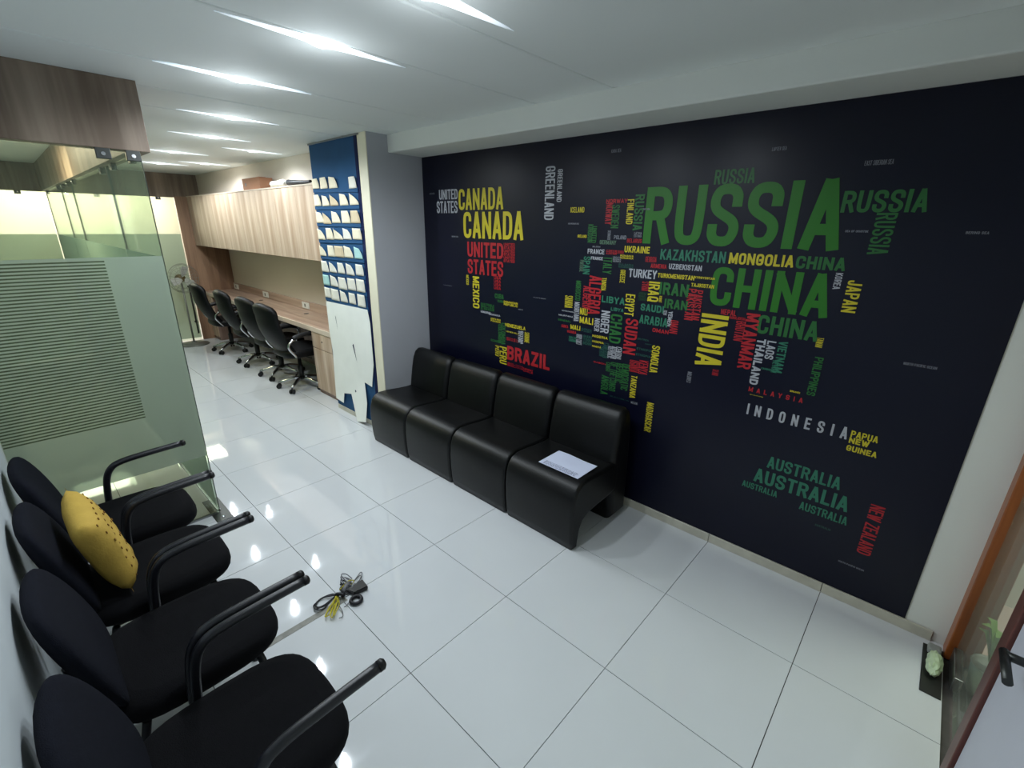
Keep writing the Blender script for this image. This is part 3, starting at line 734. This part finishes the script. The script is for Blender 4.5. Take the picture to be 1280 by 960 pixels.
def stroke(bm, pts, t, put, lvl):
    P = [Vector(p) for p in pts]; n = len(P); closed = (P[0] - P[-1]).length < 1e-6
    if closed: P = P[:-1]; n -= 1
    L, R = [], []
    for i, p in enumerate(P):
        a = P[i - 1] if (i or closed) else None
        b = P[(i + 1) % n] if (i < n - 1 or closed) else None
        d1 = (p - a).normalized() if a is not None else None
        d2 = (b - p).normalized() if b is not None else None
        if d1 is None: d1 = d2
        if d2 is None: d2 = d1
        n1 = Vector((-d1.y, d1.x)); n2 = Vector((-d2.y, d2.x)); m = n1 + n2
        m = m.normalized() if m.length > .2 else n1
        k = min(1 / max(.35, m.dot(n1)), 1.5)
        e = Vector((0, 0))
        if a is None: e = -d2 * t / 2
        if b is None: e = d1 * t / 2
        L.append(p + e + m * k * t / 2); R.append(p + e - m * k * t / 2)
    vl = [bm.verts.new(put(*v, lvl)) for v in L]; vr = [bm.verts.new(put(*v, lvl)) for v in R]
    for i in range(n if closed else n - 1):
        j = (i + 1) % n
        bm.faces.new((vl[i], vl[j], vr[j], vr[i]))
def word(bm, s, W, H, put, spaced=0):
    """draw s into a W x H box with put(x, y, level)"""
    ws = [GL[c][0] for c in s]; gap = .16 if not spaced else 1.05
    u = W / (sum(ws) + gap * (len(s) - 1)); x = 0
    t = min(.31 * u, .225 * H) if not spaced else min(.34 * u, .2 * H)
    lvl = 0
    for c, w in zip(s, ws):
        gw = u * w; lvl = 0
        for line in GL[c][1]:
            pts = []
            for a, b in line:
                pts.append((x + (gw / 2 if c == 'I' else t / 2 + a * (gw - t)), t / 2 + b * (H - t)))
            stroke(bm, pts, t, put, lvl); lvl += 1
        x += gw + gap * u
for wi, (s, c, o, x0, z0, x1, z1, sp) in enumerate(TXT):
    zo = (wi % 6) * .0006; bm = nb(); lines = s.split('/'); n = len(lines)
    for k, ln in enumerate(lines):
        if o == 'h':
            h = (z1 - z0) / n; zb = z1 - (k + 1) * h + (h * .06 if n > 1 else 0); hh = h * (.88 if n > 1 else 1)
            word(bm, ln, x1 - x0, hh, lambda X, Y, l: (x0 + X, -.0048 - zo - .00015 * l, zb + Y), sp)
        else:
            word(bm, ln, z1 - z0, x1 - x0, lambda X, Y, l: (x0 + Y, -.0048 - zo - .00015 * l, z1 - X), sp)
    # face the room (towards -y)
    bm.normal_update()
    for f in bm.faces:
        if f.normal.y > 0: f.normal_flip()
    me = bpy.data.meshes.new('lettering'); bmesh.ops.translate(bm, verts=bm.verts, vec=-Vector(mural.location)); bm.to_mesh(me); bm.free()
    me.materials.append(MATS['ink_' + c])
    wo = bpy.data.objects.new('lettering', me); COL.objects.link(wo); wo.parent = mural

# ------------------------------------------------------------------ blue notice board with paper slips
board = thing('notice_board', 'tall blue fabric notice board on the column with rows of pockets', 'notice board', (-3.26, -.51, 0))
obj('fabric', rel(board, box(nb(), -3.668, -2.862, -.519, -.5101, .045, CEIL - .012, .002, 1)), 'blue_board', board)
obj('edge_strip', rel(board, box(nb(), -2.905, -2.862, -.521, -.5105, .045, CEIL - .012)), 'blue_edge', board, label='darker navy edge strip')
obj('rail', rel(board, box(nb(), -3.68, -2.83, -.524, -.5105, CEIL - .014, CEIL - .002)), 'steel', board)
for r in NOTES:
    z = sum(n[2] for n in r) / len(r)
    zl = r[0][2]; zr = r[-1][2]
    b = nb(); vs = []
    for x, zz in ((-3.664, zl), (-2.895, zr)):
        for y in (-.519, -.5275):
            for dz in (-.030, .006): vs.append((x, y, zz + dz))
    v = [b.verts.new(p) for p in vs]
    for q in ((0, 1, 3, 2), (4, 6, 7, 5), (0, 4, 5, 1), (2, 3, 7, 6), (1, 5, 7, 3), (0, 2, 6, 4)): b.faces.new([v[i] for i in q])
    obj('pocket_strip', rel(board, b), 'blue_board', board)
ORD = ['top', 'second', 'third', 'fourth', 'fifth', 'sixth', 'seventh', 'bottom']
PL = ['leftmost', 'second from left', 'middle', 'second from right', 'rightmost']
PL4 = ['leftmost', 'second from left', 'third from left', 'lone rightmost']
random.seed(3)
for ri, r in enumerate(NOTES):
    for ci, (a, b_, zb, zt, xt) in enumerate(r):
        col = 'paper_cream'; word_ = 'cream'
        if (ri, ci) in ((4, 4), (6, 0)): col = 'paper_cyan'; word_ = 'pale blue'
        elif (ri, ci) in ((1, 2), (2, 4), (4, 2), (2, 1)): col = 'paper_aged'; word_ = 'tan'
        elif ri >= 5 or (ri, ci) in ((0, 3), (3, 3)): col = 'paper_offwhite'; word_ = 'off-white'
        bm = nb(); N = 6
        curl = max(0, b_ - xt)
        G = []
        for j in range(N + 1):
            v = j / N; row = []
            xr = b_ - (b_ - min(xt, b_ + .005)) * v ** 1.8
            for i in range(4):
                u = i / 3
                x = a + (xr - a) * u
                y = -.5265 - .004 - (.010 + .12 * curl) * (v ** 2) * u - .004 * math.sin(PI * u)
                row.append((x, y, zb + (zt - zb) * v - (.012 * u * v if curl > .02 else 0)))
            G.append(row)
        front = [[bm.verts.new(p) for p in row] for row in G]
        back = [[bm.verts.new((p[0], p[1] + .0012, p[2])) for p in row] for row in G]
        for j in range(N):
            for i in range(3):
                bm.faces.new((front[j][i], front[j][i + 1], front[j + 1][i + 1], front[j + 1][i]))
                bm.faces.new((back[j][i], back[j + 1][i], back[j + 1][i + 1], back[j][i + 1]))
        for j in range(N):
            for i in (0, 3): bm.faces.new((front[j][i], front[j + 1][i], back[j + 1][i], back[j][i]))
        for i in range(3):
            for j in (0, N): bm.faces.new((front[j][i], front[j][i + 1], back[j][i + 1], back[j][i]))
        o = obj('paper_slip', bm, col, smooth=True)
        # origin at the slip's foot
        c = Vector(((a + b_) / 2, -.53, zb)); o.data.transform(Matrix.Translation(-c)); o.location = c
        place = (PL4 if len(r) == 4 else PL)[ci]
        tag(o, '%s paper slip, %s in the %s pocket row of the blue board' % (word_, place, ORD[ri]), 'paper slip', 'paper slips in the board pockets')
# torn white paper sheet over the lower board
bm = nb()
f0 = bm.faces.new([bm.verts.new(p) for p in TORN])
r = bmesh.ops.extrude_face_region(bm, geom=[f0])
for v in r['geom']:
    if isinstance(v, bmesh.types.BMVert): v.co.y -= .003
for v in bm.verts: v.co.y -= .008
bmesh.ops.triangulate(bm, faces=bm.faces[:])
bmesh.ops.translate(bm, verts=bm.verts, vec=(3.26, .52, 0))
tp = thing('torn_paper', 'large torn white paper sheet over the lower blue board, reaching the floor', 'paper', (-3.26, -.52, 0))
obj('sheet', bm, 'paper_white', tp)
cr = nb()
for q in ([(-3.22, .76), (-3.20, .775), (-3.165, .60)], [(-3.50, 1.0), (-3.49, .99), (-3.475, .86)]):
    f = cr.faces.new([cr.verts.new((x + 3.26, -.0125, z)) for x, z in q])
obj('tear', cr, 'blue_edge', tp, label='dark slits torn through the paper')
hb = nb(); lathe(hb, [(0, .0), (.012, .0)], 10)
bmesh.ops.rotate(hb, verts=hb.verts, matrix=Matrix.Rotation(PI / 2, 3, 'X')); bmesh.ops.translate(hb, verts=hb.verts, vec=(-3.235 + 3.26, -.020, .30))
obj('hole', hb, 'blue_edge', tp)

# ------------------------------------------------------------------ workstation
DZ = .77
desk = thing('workstation_desk', 'long wood-laminate wall desk with backsplash beyond the blue board', 'desk', (-5.87, -.22, 0))
obj('desk_top', rel(desk, box(nb(), XW + .005, -3.74, -.45, -.002, DZ - .028, DZ, .002, 1)), 'wood_desk', desk)
obj('front_edge', rel(desk, box(nb(), XW + .005, -3.74, -.456, -.449, DZ - .055, DZ - .001, .002, 1)), 'wood_edge', desk)
obj('backsplash', rel(desk, box(nb(), XW + .005, -3.684, -.022, -.001, DZ + .001, DZ + .105, .002, 1)), 'wood_desk', desk)
obj('modesty_panel', rel(desk, box(nb(), XW + .01, -4.3, -.06, -.04, .05, DZ - .03)), 'wood_dark_edge', desk)
obj('end_panel', rel(desk, box(nb(), -3.78, -3.74, -.452, -.003, 0, DZ - .029, .002, 1)), 'wood_dark_edge', desk)
for x in (-5.0, -6.45): 
    g = nb(); lathe(g, [(.028, 0), (.03, .003), (.02, .004), (0, .004)], 14, (x + 5.87, -.16 + .22, DZ)); obj('cable_grommet', g, 'black_plastic', desk)
def pedestal(x0, x1, label):
    t = thing('drawer_pedestal', label, 'cabinet', ((x0 + x1) / 2, -.22, 0))
    obj('body', rel(t, box(nb(), x0, x1, -.43, -.062, .05, DZ - .03)), 'wood_dark_edge', t)
    obj('plinth', rel(t, box(nb(), x0, x1, -.425, -.07, 0, .05)), 'wood_dark_edge', t)
    d = obj('drawer', rel(t, box(nb(), x0 + .003, x1 - .003, -.448, -.431, .54, DZ - .06, .002, 1)), 'wood_cabinet', t)
    k = nb(); tube(k, [((x0 + x1) / 2, -.449, .63), ((x0 + x1) / 2, -.455, .63)], .008); obj('lock', rel(t, k), 'chrome', d)
    obj('door', rel(t, box(nb(), x0 + .003, x1 - .003, -.448, -.431, .055, .532, .002, 1)), 'wood_cabinet', t)
pedestal(-4.27, -3.785, 'wood drawer pedestal under the near end of the desk')
pedestal(-7.98, -7.72, 'slim wood pedestal under the far end of the desk')
for k, x in enumerate((-7.85, -6.62, -5.3)):
    t = thing('wall_socket', 'white socket plate on the desk backsplash, ' + ['farthest, beside the wooden end panel', 'middle one of the three', 'nearest the blue board'][k], 'socket', (x, -.022, DZ + .052), group='sockets on the desk backsplash')
    obj('plate', box(nb(), -.10, .10, -.008, 0, -.04, .04, .003), 'white_plastic', t)
    for i, dx in enumerate((-.06, -.01, .04, .075)):
        obj('switch' if i < 3 else 'outlet', box(nb(), dx - .015, dx + .015, -.0105, -.008, -.02, .02, .001, 1), 'white_plastic' if i != 1 else 'switch_slot', t)
# overhead cabinets, one unit per door
NC = 8; CX0, CX1 = XW + .01, -3.69; cw = (CX1 - CX0) / NC
cw_words = ['farthest overhead cabinet, against the wooden end panel', 'second overhead cabinet from the far end', 'third overhead cabinet from the far end, in a bright scallop of light',
            'fourth overhead cabinet from the far end', 'overhead cabinet under the cardboard box', 'sixth overhead cabinet from the far end', 'overhead cabinet under the white bag', 'nearest overhead cabinet, against the blue board column']
for k in range(NC):
    x0 = CX0 + k * cw; x1 = x0 + cw
    t = thing('overhead_cabinet', 'light wood ' + cw_words[k], 'cabinet', ((x0 + x1) / 2, -.22, 1.48), group='overhead cabinets above the desk')
    obj('body', rel(t, box(nb(), x0 + .001, x1 - .001, -.43, -.002, 1.482, 2.168)), 'wood_cabinet', t)
    obj('door', rel(t, box(nb(), x0 + .0025, x1 - .0025, -.45, -.431, 1.478, 2.172, .002, 1)), 'wood_cabinet', t)
ct = thing('cabinet_top', 'light wood ledge board capping the overhead cabinets', 'shelf', ((CX0 + CX1) / 2, -.22, 2.172))
obj('ledge', rel(ct, box(nb(), CX0, CX1, -.455, -.275, 2.1725, 2.184)), 'wood_edge', ct)
bx = thing('cardboard_box', 'brown cardboard box on top of the overhead cabinets', 'box', (-5.35, -.365, 2.1845))
obj('body', box(nb(), -.29, .24, -.07, .07, 0, .12, .003), 'cardboard', bx)
obj('flap', box(nb(), -.29, .24, -.071, .0, .119, .123), 'cardboard', bx)
obj('mark', box(nb(), -.20, -.17, -.0715, -.0698, .04, .075), 'switch_slot', bx)
wb = thing('plastic_bag', 'crumpled bright white plastic bag on the cabinets beside the box', 'bag', (-4.72, -.37, 2.1855))
b = nb(); random.seed(5)
bmesh.ops.create_icosphere(b, subdivisions=3, radius=1)
for v in b.verts:
    d = 1 + .16 * math.sin(7 * v.co.x + 3 * v.co.y) + random.uniform(-.07, .07)
    v.co = Vector((v.co.x * .27 * d, v.co.y * .07, max(0, .035 + v.co.z * .038 * d)))
obj('body', b, 'white_plastic', wb, smooth=True)
b = nb(); tube(b, smooth_path([(.2, 0, .04), (.3, -.02, .034), (.42, .0, .032), (.55, .02, .03), (.7, .0, .03)], 4), [.03 * (1 - i / 17 * .6) for i in range(17)], 8); obj('strap', b, 'cable_black', wb)

# ------------------------------------------------------------------ office chairs
def office_chair():
    t = thing('office_chair', '', 'office chair')
    # local frame: sits facing +y, base centre at origin
    b = nb(); secs = []
    for k in range(9):
        u = -1 + 2 * k / 8; s = math.sqrt(max(0, 1 - (abs(u) ** 3.2))) * .985 + .015
        secs.append([(x * 1, y, .455 + u * .045) for x, y in superloop(0, .02, .255 * (.86 + .14 * s), .245 * (.86 + .14 * s), 4)])
    loft(b, secs); obj('seat', b, 'chair_leather', t)
    # backrest: one curved padded shell leaning backwards
    b = nb(); secs = []; N = 16
    for k in range(N + 1):
        u = k / N
        z = .45 + .57 * u
        y = -.20 - .12 * u - .055 * math.sin(PI * u) + (.05 * (1 - u) ** 3) - .02 * max(0, u - .8) * 5
        w = .248 * (1 - .10 * abs(u - .45) * 2) * (1 if u < .86 else math.sqrt(max(.05, 1 - ((u - .86) / .145) ** 2)))
        th = .042 if .05 < u < .93 else .024
        if .78 < u < .95: th = .052
        loop = []
        for a in range(20):
            an = 2 * PI * a / 20; c, s = math.cos(an), math.sin(an)
            px = w * math.copysign(abs(c) ** .6, c); py = th * math.copysign(abs(s) ** .8, s)
            loop.append((px, y + py + .22 * (px ** 2) / .24, z))
        secs.append(loop)
    loft(b, secs); obj('backrest', b, 'chair_leather', t)
    b = nb()
    for z_ in (.62, .76, .90):
        u = (z_ - .45) / .57; y = -.20 - .12 * u - .055 * math.sin(PI * u) + .042
        tube(b, [(-.17, y + .03, z_), (0, y + .002, z_), (.17, y + .03, z_)], .005, 6)
    obj('stitching', b, 'black_plastic', t)
    for s in (-1, 1):
        b = nb()
        tube(b, smooth_path([(s * .20, -.12, .42), (s * .26, -.15, .45), (s * .27, -.22, .56), (s * .27, -.16, .635), (s * .27, .0, .665), (s * .27, .13, .65), (s * .268, .16, .58), (s * .26, .10, .46), (s * .2, .08, .42)], 5), .013, 8)
        a = obj('armrest', b, 'chrome', t)
        p = nb(); tube(p, smooth_path([(s * .27, -.17, .648), (s * .27, -.05, .678), (s * .27, .06, .682), (s * .27, .15, .662)], 4), [.018] + [.026] * 11 + [.018], 8)
        obj('arm_pad', p, 'black_plastic', a)
    b = nb(); box(b, -.10, .10, -.13, .12, .385, .415, .008); tube(b, [(.08, 0, .395), (.24, .03, .39)], .006, 6)
    obj('mechanism', b, 'black_plastic', t)
    b = nb(); lathe(b, [(0, .10), (.03, .10), (.03, .26), (.02, .265), (.02, .39), (0, .39)], 16); obj('gas_lift', b, 'black_plastic', t)
    for k in range(5):
        a = 2 * PI * k / 5 + .35; c, s = math.cos(a), math.sin(a)
        b = nb(); pts = [(0, 0, .115), (c * .1, s * .1, .112), (c * .20, s * .20, .085), (c * .255, s * .255, .07)]
        tube(b, pts, [.026, .022, .018, .014], 8)
        leg = obj('leg', b, 'chrome', t)
        w = nb()
        for o_ in (-.016, .016):
            n_ = Vector((-s, c, 0)); cc = Vector((c * .255, s * .255, .028)) + n_ * o_
            tube(w, [cc - n_ * .009, cc + n_ * .009], .027, 14)
        tube(w, [(c * .255, s * .255, .03), (c * .255, s * .255, .068)], .008, 8)
        obj('caster', w, 'black_plastic', leg)
    return t
OC = [(-4.58, -.49, .05, 'nearest the camera, beside the drawer pedestal'), (-5.195, -.47, .04, 'second from the drawer pedestal'),
      (-5.98, -.47, -.04, 'third from the drawer pedestal'), (-6.92, -.50, .0, 'farthest, beside the pedestal fan')]
proto = None
for x, y, rz, lb in OC:
    c = office_chair() if proto is None else copy_tree(proto)
    if proto is None: proto = c
    c.location = (x, y, 0); c.rotation_euler = (0, 0, rz)
    tag(c, 'black leather office chair on chrome star base, ' + lb, 'office chair', 'office chairs at the wall desk')

# ------------------------------------------------------------------ pedestal fan at the far end
fan = thing('pedestal_fan', 'grey pedestal fan on a round base at the far end of the corridor', 'fan', (-7.72, -.80, 0), .25)
obj('base', lathe(nb(), [(0, 0), (.20, 0), (.205, .008), (.19, .018), (.04, .03), (.03, .05), (0, .05)], 28), 'fan_metal', fan)
obj('pole', tube(nb(), [(0, 0, .04), (0, 0, .95)], .013, 10), 'fan_metal', fan)
b = nb(); lathe(b, [(0, -.09), (.04, -.085), (.055, -.04), (.055, .03), (.03, .05), (0, .05)], 16)
bmesh.ops.rotate(b, verts=b.verts, matrix=Matrix.Rotation(PI / 2, 3, 'Y')); bmesh.ops.translate(b, verts=b.verts, vec=(0, 0, 1.02)); obj('motor', b, 'fan_brown', fan)
b = nb()
for x_, r_ in ((.03, .15), (.05, .20), (.08, .215), (.11, .20), (.13, .14), (.135, .06)):
    tube(b, [(x_, r_ * math.cos(a * PI / 14), 1.02 + r_ * math.sin(a * PI / 14)) for a in range(28)], .0022, 4, closed=True)
for a in range(24):
    an = a * PI / 12; c, s = math.cos(an), math.sin(an)
    tube(b, [(x_, r_ * c, 1.02 + r_ * s) for x_, r_ in ((.02, .06), (.03, .15), (.05, .20), (.08, .215), (.11, .20), (.13, .14), (.135, .05))], .0014, 4)
obj('cage', b, 'fan_metal', fan)
for k in range(3):
    b = nb(); a = k * 2 * PI / 3
    pts = [(.07, 0, .02), (.06, .05, .05), (.085, .10, .16), (.10, .0, .18), (.095, -.03, .12), (.08, -.02, .03)]
    vs = [Matrix.Rotation(a, 3, 'X') @ Vector(p) + Vector((0, 0, 1.02)) for p in pts]
    b.faces.new([b.verts.new(v) for v in vs]); r = bmesh.ops.extrude_face_region(b, geom=b.faces[:])
    for v in r['geom']:
        if isinstance(v, bmesh.types.BMVert): v.co.x += .003
    obj('blade', b, 'fan_blade', fan)

# ------------------------------------------------------------------ black sofa modules
def inset(loop, d):
    n = len(loop); out = []
    A = sum(loop[i][0] * loop[(i + 1) % n][1] - loop[(i + 1) % n][0] * loop[i][1] for i in range(n))
    sg = 1 if A > 0 else -1
    for i in range(n):
        p, a, b = Vector(loop[i]), Vector(loop[i - 1]), Vector(loop[(i + 1) % n])
        d1 = (p - a).normalized(); d2 = (b - p).normalized()
        n1 = Vector((-d1.y, d1.x)) * sg; n2 = Vector((-d2.y, d2.x)) * sg; m = n1 + n2
        m = m.normalized() if m.length > .1 else n1
        out.append(p + m * d / max(.6, m.dot(n1)))
    return out
def puff(bm, loop, x0, x1, r=.022):
    """extrude a (y,z) outline along x with softly rounded ends"""
    secs = []
    for k in range(6):
        a = PI / 2 * k / 5; secs.append((x0 + r * (1 - math.sin(a)), r * (1 - math.cos(PI / 2 - a + 0)) if 0 else r * (1 - math.sin(a))))
    S = []
    for k in range(6):
        a = PI / 2 * k / 5
        S.append((x0 + r * (1 - math.cos(a)), r * (1 - math.sin(a))))
    E = [(x1 - (x - x0), d) for x, d in reversed(S)]
    L = [[(x, q[0], q[1]) for q in inset(loop, d)] for x, d in S + E]
    loft(bm, L)
    return bm
SEATP = [(-.635, .0), (-.672, .004), (-.684, .06), (-.692, .15), (-.695, .25), (-.690, .33), (-.672, .39), (-.64, .425), (-.59, .442), (-.50, .440), (-.40, .43), (-.30, .425), (-.22, .43),
         (-.20, .40), (-.20, .22), (-.30, .205), (-.42, .20), (-.52, .19), (-.575, .165), (-.60, .12), (-.612, .05), (-.618, .0)]
BACKP = [(-.245, .0), (-.255, .10), (-.275, .20), (-.28, .30), (-.275, .40), (-.262, .50), (-.245, .60), (-.225, .69), (-.20, .745), (-.165, .768), (-.125, .765), (-.095, .74), (-.075, .68), (-.06, .55), (-.05, .35), (-.045, .15), (-.045, .0), (-.09, -.0), (-.20, .0)]
SX = [-2.733, -2.208, -1.655, -1.10, -.552]
sl = ['leftmost sofa seat module, against the grey column', 'second sofa seat module from the grey column', 'third sofa seat module from the grey column', 'rightmost sofa seat module, with the white sheet of paper on it']
for k in range(4):
    x0, x1 = SX[k] + .003, SX[k + 1] - .003
    cx = (x0 + x1) / 2; h = (x1 - x0) / 2
    t = thing('sofa_module', 'black leatherette armless ' + sl[k], 'sofa', (cx, -.37, 0), group='black sofa modules along the mural')
    mv = lambda P: [(y + .37, z) for y, z in P]
    obj('seat', puff(nb(), mv(SEATP), -h, h), 'black_leather', t)
    obj('backrest', puff(nb(), mv(BACKP), -h + .001, h - .001, .045), 'black_leather', t)
sp = thing('paper_sheet', 'white printed paper sheet lying on the rightmost sofa seat', 'paper', (-.747, -.495, .4435), .0)
b = nb(); N = 8
G = [[b.verts.new((-.148 + .296 * i / N, -.105 + .21 * j / 4, .0035 + .003 * math.sin(PI * i / N * 2) * (j / 4))) for i in range(N + 1)] for j in range(5)]
for j in range(4):
    for i in range(N): b.faces.new((G[j][i], G[j][i + 1], G[j + 1][i + 1], G[j + 1][i]))
r = bmesh.ops.extrude_face_region(b, geom=b.faces[:])
for v in r['geom']:
    if isinstance(v, bmesh.types.BMVert): v.co.z -= .002
obj('sheet', b, 'sheet_paper', sp)
b = nb(); random.seed(9)
for j in range(5):
    x = -.12
    while x < .12:
        w = random.uniform(.006, .022); box(b, x, min(x + w, .125), -.098 + j * .009, -.096 + j * .009, .0065, .0072); x += w + .008
obj('print', b, 'ink_print', sp, kind='stuff')

# ------------------------------------------------------------------ visitor chairs along the left wall
def visitor_chair():
    t = thing('visitor_chair', '', 'chair')
    # local: faces +y, x centre 0; seat front at y=.30, back at y=-.28
    b = nb(); secs = []
    for k in range(11):
        u = -1 + 2 * k / 10; s = (1 - abs(u) ** 2.6) ** .5 if abs(u) < 1 else 0
        f = .80 + .20 * s
        secs.append([(x, y, .435 + u * .042 + (.016 if u > 0 else 0) * math.cos(PI * x / .5) * (1 - (y / .3) ** 2)) for x, y in superloop(0, .045, .228 * f, .252 * f, 3.6, 36)])
    loft(b, secs); obj('seat', b, 'seat_fabric', t)
    b = nb(); secs = []
    N = 16
    for k in range(N + 1):
        th_ = PI * k / N            # sweep bottom -> top through a rounded pad
        u = (1 - math.cos(th_)) / 2
        z = .455 + .40 * u
        w = .222 * (math.sin(th_) ** .30 if 0 < k < N else .12) * (1 - .08 * u * u)
        th = .040 * (math.sin(th_) ** .6 if 0 < k < N else .1)
        yc = -.165 - .105 * u
        secs.append([(w * math.copysign(abs(math.cos(a)) ** .75, math.cos(a)), yc + th * math.sin(a) + .5 * (w * math.cos(a)) ** 2, z) for a in [2 * PI * i / 24 for i in range(24)]])
    loft(b, secs); obj('backrest', b, 'black_fabric', t)
    b = nb(); box(b, -.17, .17, -.12, .2, .375, .398, .004); obj('seat_pan', b, 'black_plastic', t)
    b = nb(); tube(b, smooth_path([(0, .0, .375), (0, -.17, .372), (0, -.225, .42), (0, -.24, .50), (0, -.245, .57)], 4), .02, 8); obj('back_stem', b, 'black_tube', t)
    for s in (-1, 1):
        x = s * .236
        b = nb(); tube(b, smooth_path([(s * .16, .0, .385), (x - s * .01, -.01, .40), (x, -.008, .46), (x, .008, .575), (x, .035, .632), (x, .085, .655), (x, .20, .662), (x, .352, .665)], 4), .0155, 10)
        a = obj('armrest', b, 'black_tube', t)
        c = nb(); tube(c, [(x, .345, .665), (x, .36, .665), (x, .366, .665)], [.0165, .0165, .011], 10); obj('end_cap', c, 'black_plastic', a)
        for yy, tx in ((.22, .26), (-.14, -.22)):
            b = nb(); tube(b, [(s * .17, yy * .9, .38), (s * .20, tx, .012)], .0125, 8)
            l = obj('leg', b, 'black_tube', t)
            c = nb(); tube(c, [(s * .2, tx, .0), (s * .2, tx, .014)], .016, 8); obj('foot_cap', c, 'black_plastic', l)
    return t
VC = [(-.445, -2.488, 'nearest the camera, cut by the bottom edge of the photo'), (-.955, -2.49, 'second from the camera, with bluish backrest'),
      (-1.465, -2.49, 'third from the camera, holding the yellow cushion'), (-1.97, -2.49, 'farthest, beside the glass partition')]
proto = None
for x, y, lb in VC:
    c = visitor_chair() if proto is None else copy_tree(proto)
    if proto is None: proto = c
    c.location = (x, y, 0)
    tag(c, 'black fabric visitor chair, ' + lb, 'chair', 'visitor chairs along the left wall')

# ------------------------------------------------------------------ yellow cushion
cu = thing('cushion', 'mustard yellow dotted cushion standing on the third visitor chair', 'cushion', (-1.45, -2.585, .675))
b = nb(); N = 14; H_ = .175; front, back = [], []
random.seed(2)
for j in range(N + 1):
    fr, bk = [], []
    for i in range(N + 1):
        u, v = -1 + 2 * i / N, -1 + 2 * j / N
        pin = 1 - .10 * (1 - u * u) * abs(v) ** 3 ; pin2 = 1 - .10 * (1 - v * v) * abs(u) ** 3
        th = .055 * ((1 - u ** 4) * (1 - v ** 4)) ** .55
        wr = .006 * math.sin(9 * u + 5 * v) * (1 - abs(v)) + .012 * math.exp(-((v + .72) / .1) ** 2) * (1 - u * u)
        x, z = u * H_ * pin2, v * H_ * pin
        e = i in (0, N) or j in (0, N)
        f = b.verts.new((x, th + wr * (0 if e else 1), z)); fr.append(f)
        bk.append(f if e else b.verts.new((x, -th, z)))
    front.append(fr); back.append(bk)
for j in range(N):
    for i in range(N):
        b.faces.new((front[j][i], front[j][i + 1], front[j + 1][i + 1], front[j + 1][i]))
        q = (back[j][i], back[j + 1][i], back[j + 1][i + 1], back[j][i + 1])
        try: b.faces.new(q)
        except ValueError: pass
co = obj('cover', b, 'pillow_yellow', cu, smooth=True)
for j in range(-3, 4):
    for i in range(-3, 4):
        u, v = i * .26, j * .26
        th = .055 * ((1 - u ** 4) * (1 - v ** 4)) ** .55 + .006 * math.sin(9 * u + 5 * v) * (1 - abs(v))
        pin = 1 - .10 * (1 - u * u) * abs(v) ** 3; pin2 = 1 - .10 * (1 - v * v) * abs(u) ** 3
        d = nb(); bmesh.ops.create_icosphere(d, subdivisions=1, radius=.0065)
        bmesh.ops.scale(d, verts=d.verts, vec=(1, .4, 1)); bmesh.ops.translate(d, verts=d.verts, vec=(u * H_ * pin2, th + .0005, v * H_ * pin))
        obj('dot', d, 'pillow_dot', cu)
cu.rotation_euler = (math.radians(13), math.radians(3), math.radians(2))

# ------------------------------------------------------------------ cables on the floor
tpx = thing('floor_tape', 'dirty grey tape strip stuck across the white floor tiles', 'tape', (-1.19, -2.1, 0))
obj('strip', box(nb(), -.017, .017, -.45, .32, .0002, .0016), 'tape_grey', tpx)
cb = thing('cable_bundle', 'tangle of black, grey and yellow cables lying on the floor tiles', 'cable', (-1.2, -1.81, 0))
def cable(name, paths, r, m, z0):
    b = nb()
    for k, p in enumerate(paths):
        pts = [(x + 1.2, y + 1.81, z0 + .006 * math.sin(i * 1.7 + k) + r) for i, (x, y) in enumerate(p)]
        tube(b, smooth_path(pts, 4), r, 6)
    return obj(name, b, m, cb)
cable('black_cable', [CAB['black1'], CAB['black2'], CAB['black3']], .0032, 'cable_black', .008)
cable('yellow_cable', CAB['yel'], .0030, 'cable_yellow', .014)
cable('grey_cable', CAB['grey'], .0022, 'cable_grey', .010)
A = CAB['adapt']; b = nb()
v = [b.verts.new((x + 1.2, y + 1.81, z)) for z in (.002, .026) for x, y in A]
for q in ((0, 1, 2, 3), (4, 5, 6, 7), (0, 1, 5, 4), (1, 2, 6, 5), (2, 3, 7, 6), (3, 0, 4, 7)): b.faces.new([v[i] for i in q])
bmesh.ops.bevel(b, geom=b.edges[:], offset=.004, segments=2, affect='EDGES')
obj('adapter', b, 'black_plastic', cb)
rx, ry = CAB['ring']
b = nb(); tube(b, [(rx + 1.2 + .026 * math.cos(a * PI / 12), ry + 1.81 + .026 * math.sin(a * PI / 12), .012) for a in range(24)], .0095, 10, closed=True)
obj('coil', b, 'cable_black', cb)
random.seed(21); more = []
for k in range(5):
    a0 = random.uniform(0, 6.28); c_ = (-1.235 - .012 * k, -1.765 + .012 * k)
    more.append([(c_[0] + (.035 + .008 * k) * math.cos(a0 + t * .8), c_[1] + .016 * math.sin(a0 + t * .8)) for t in range(8)])
cable('black_cable', more[:3], .0034, 'cable_black', .012)
cable('grey_cable', more[3:], .0028, 'cable_grey', .02)
b = nb(); tube(b, [(-.03, .035, .014), (-.062, .085, .016)], .013, 10); tube(b, [(-.062, .085, .016), (-.075, .105, .016)], .007, 8)
obj('plug', b, 'cable_grey', cb, smooth=True)
b = nb(); tube(b, smooth_path([(CAB['black1'][0][0] + 1.2, CAB['black1'][0][1] + 1.81 - .02, .01), (-.02, .0, .03), (.01, .02, .03), (-.01, .02, .008)], 4), .008, 8); obj('tie', b, 'cable_black', cb)
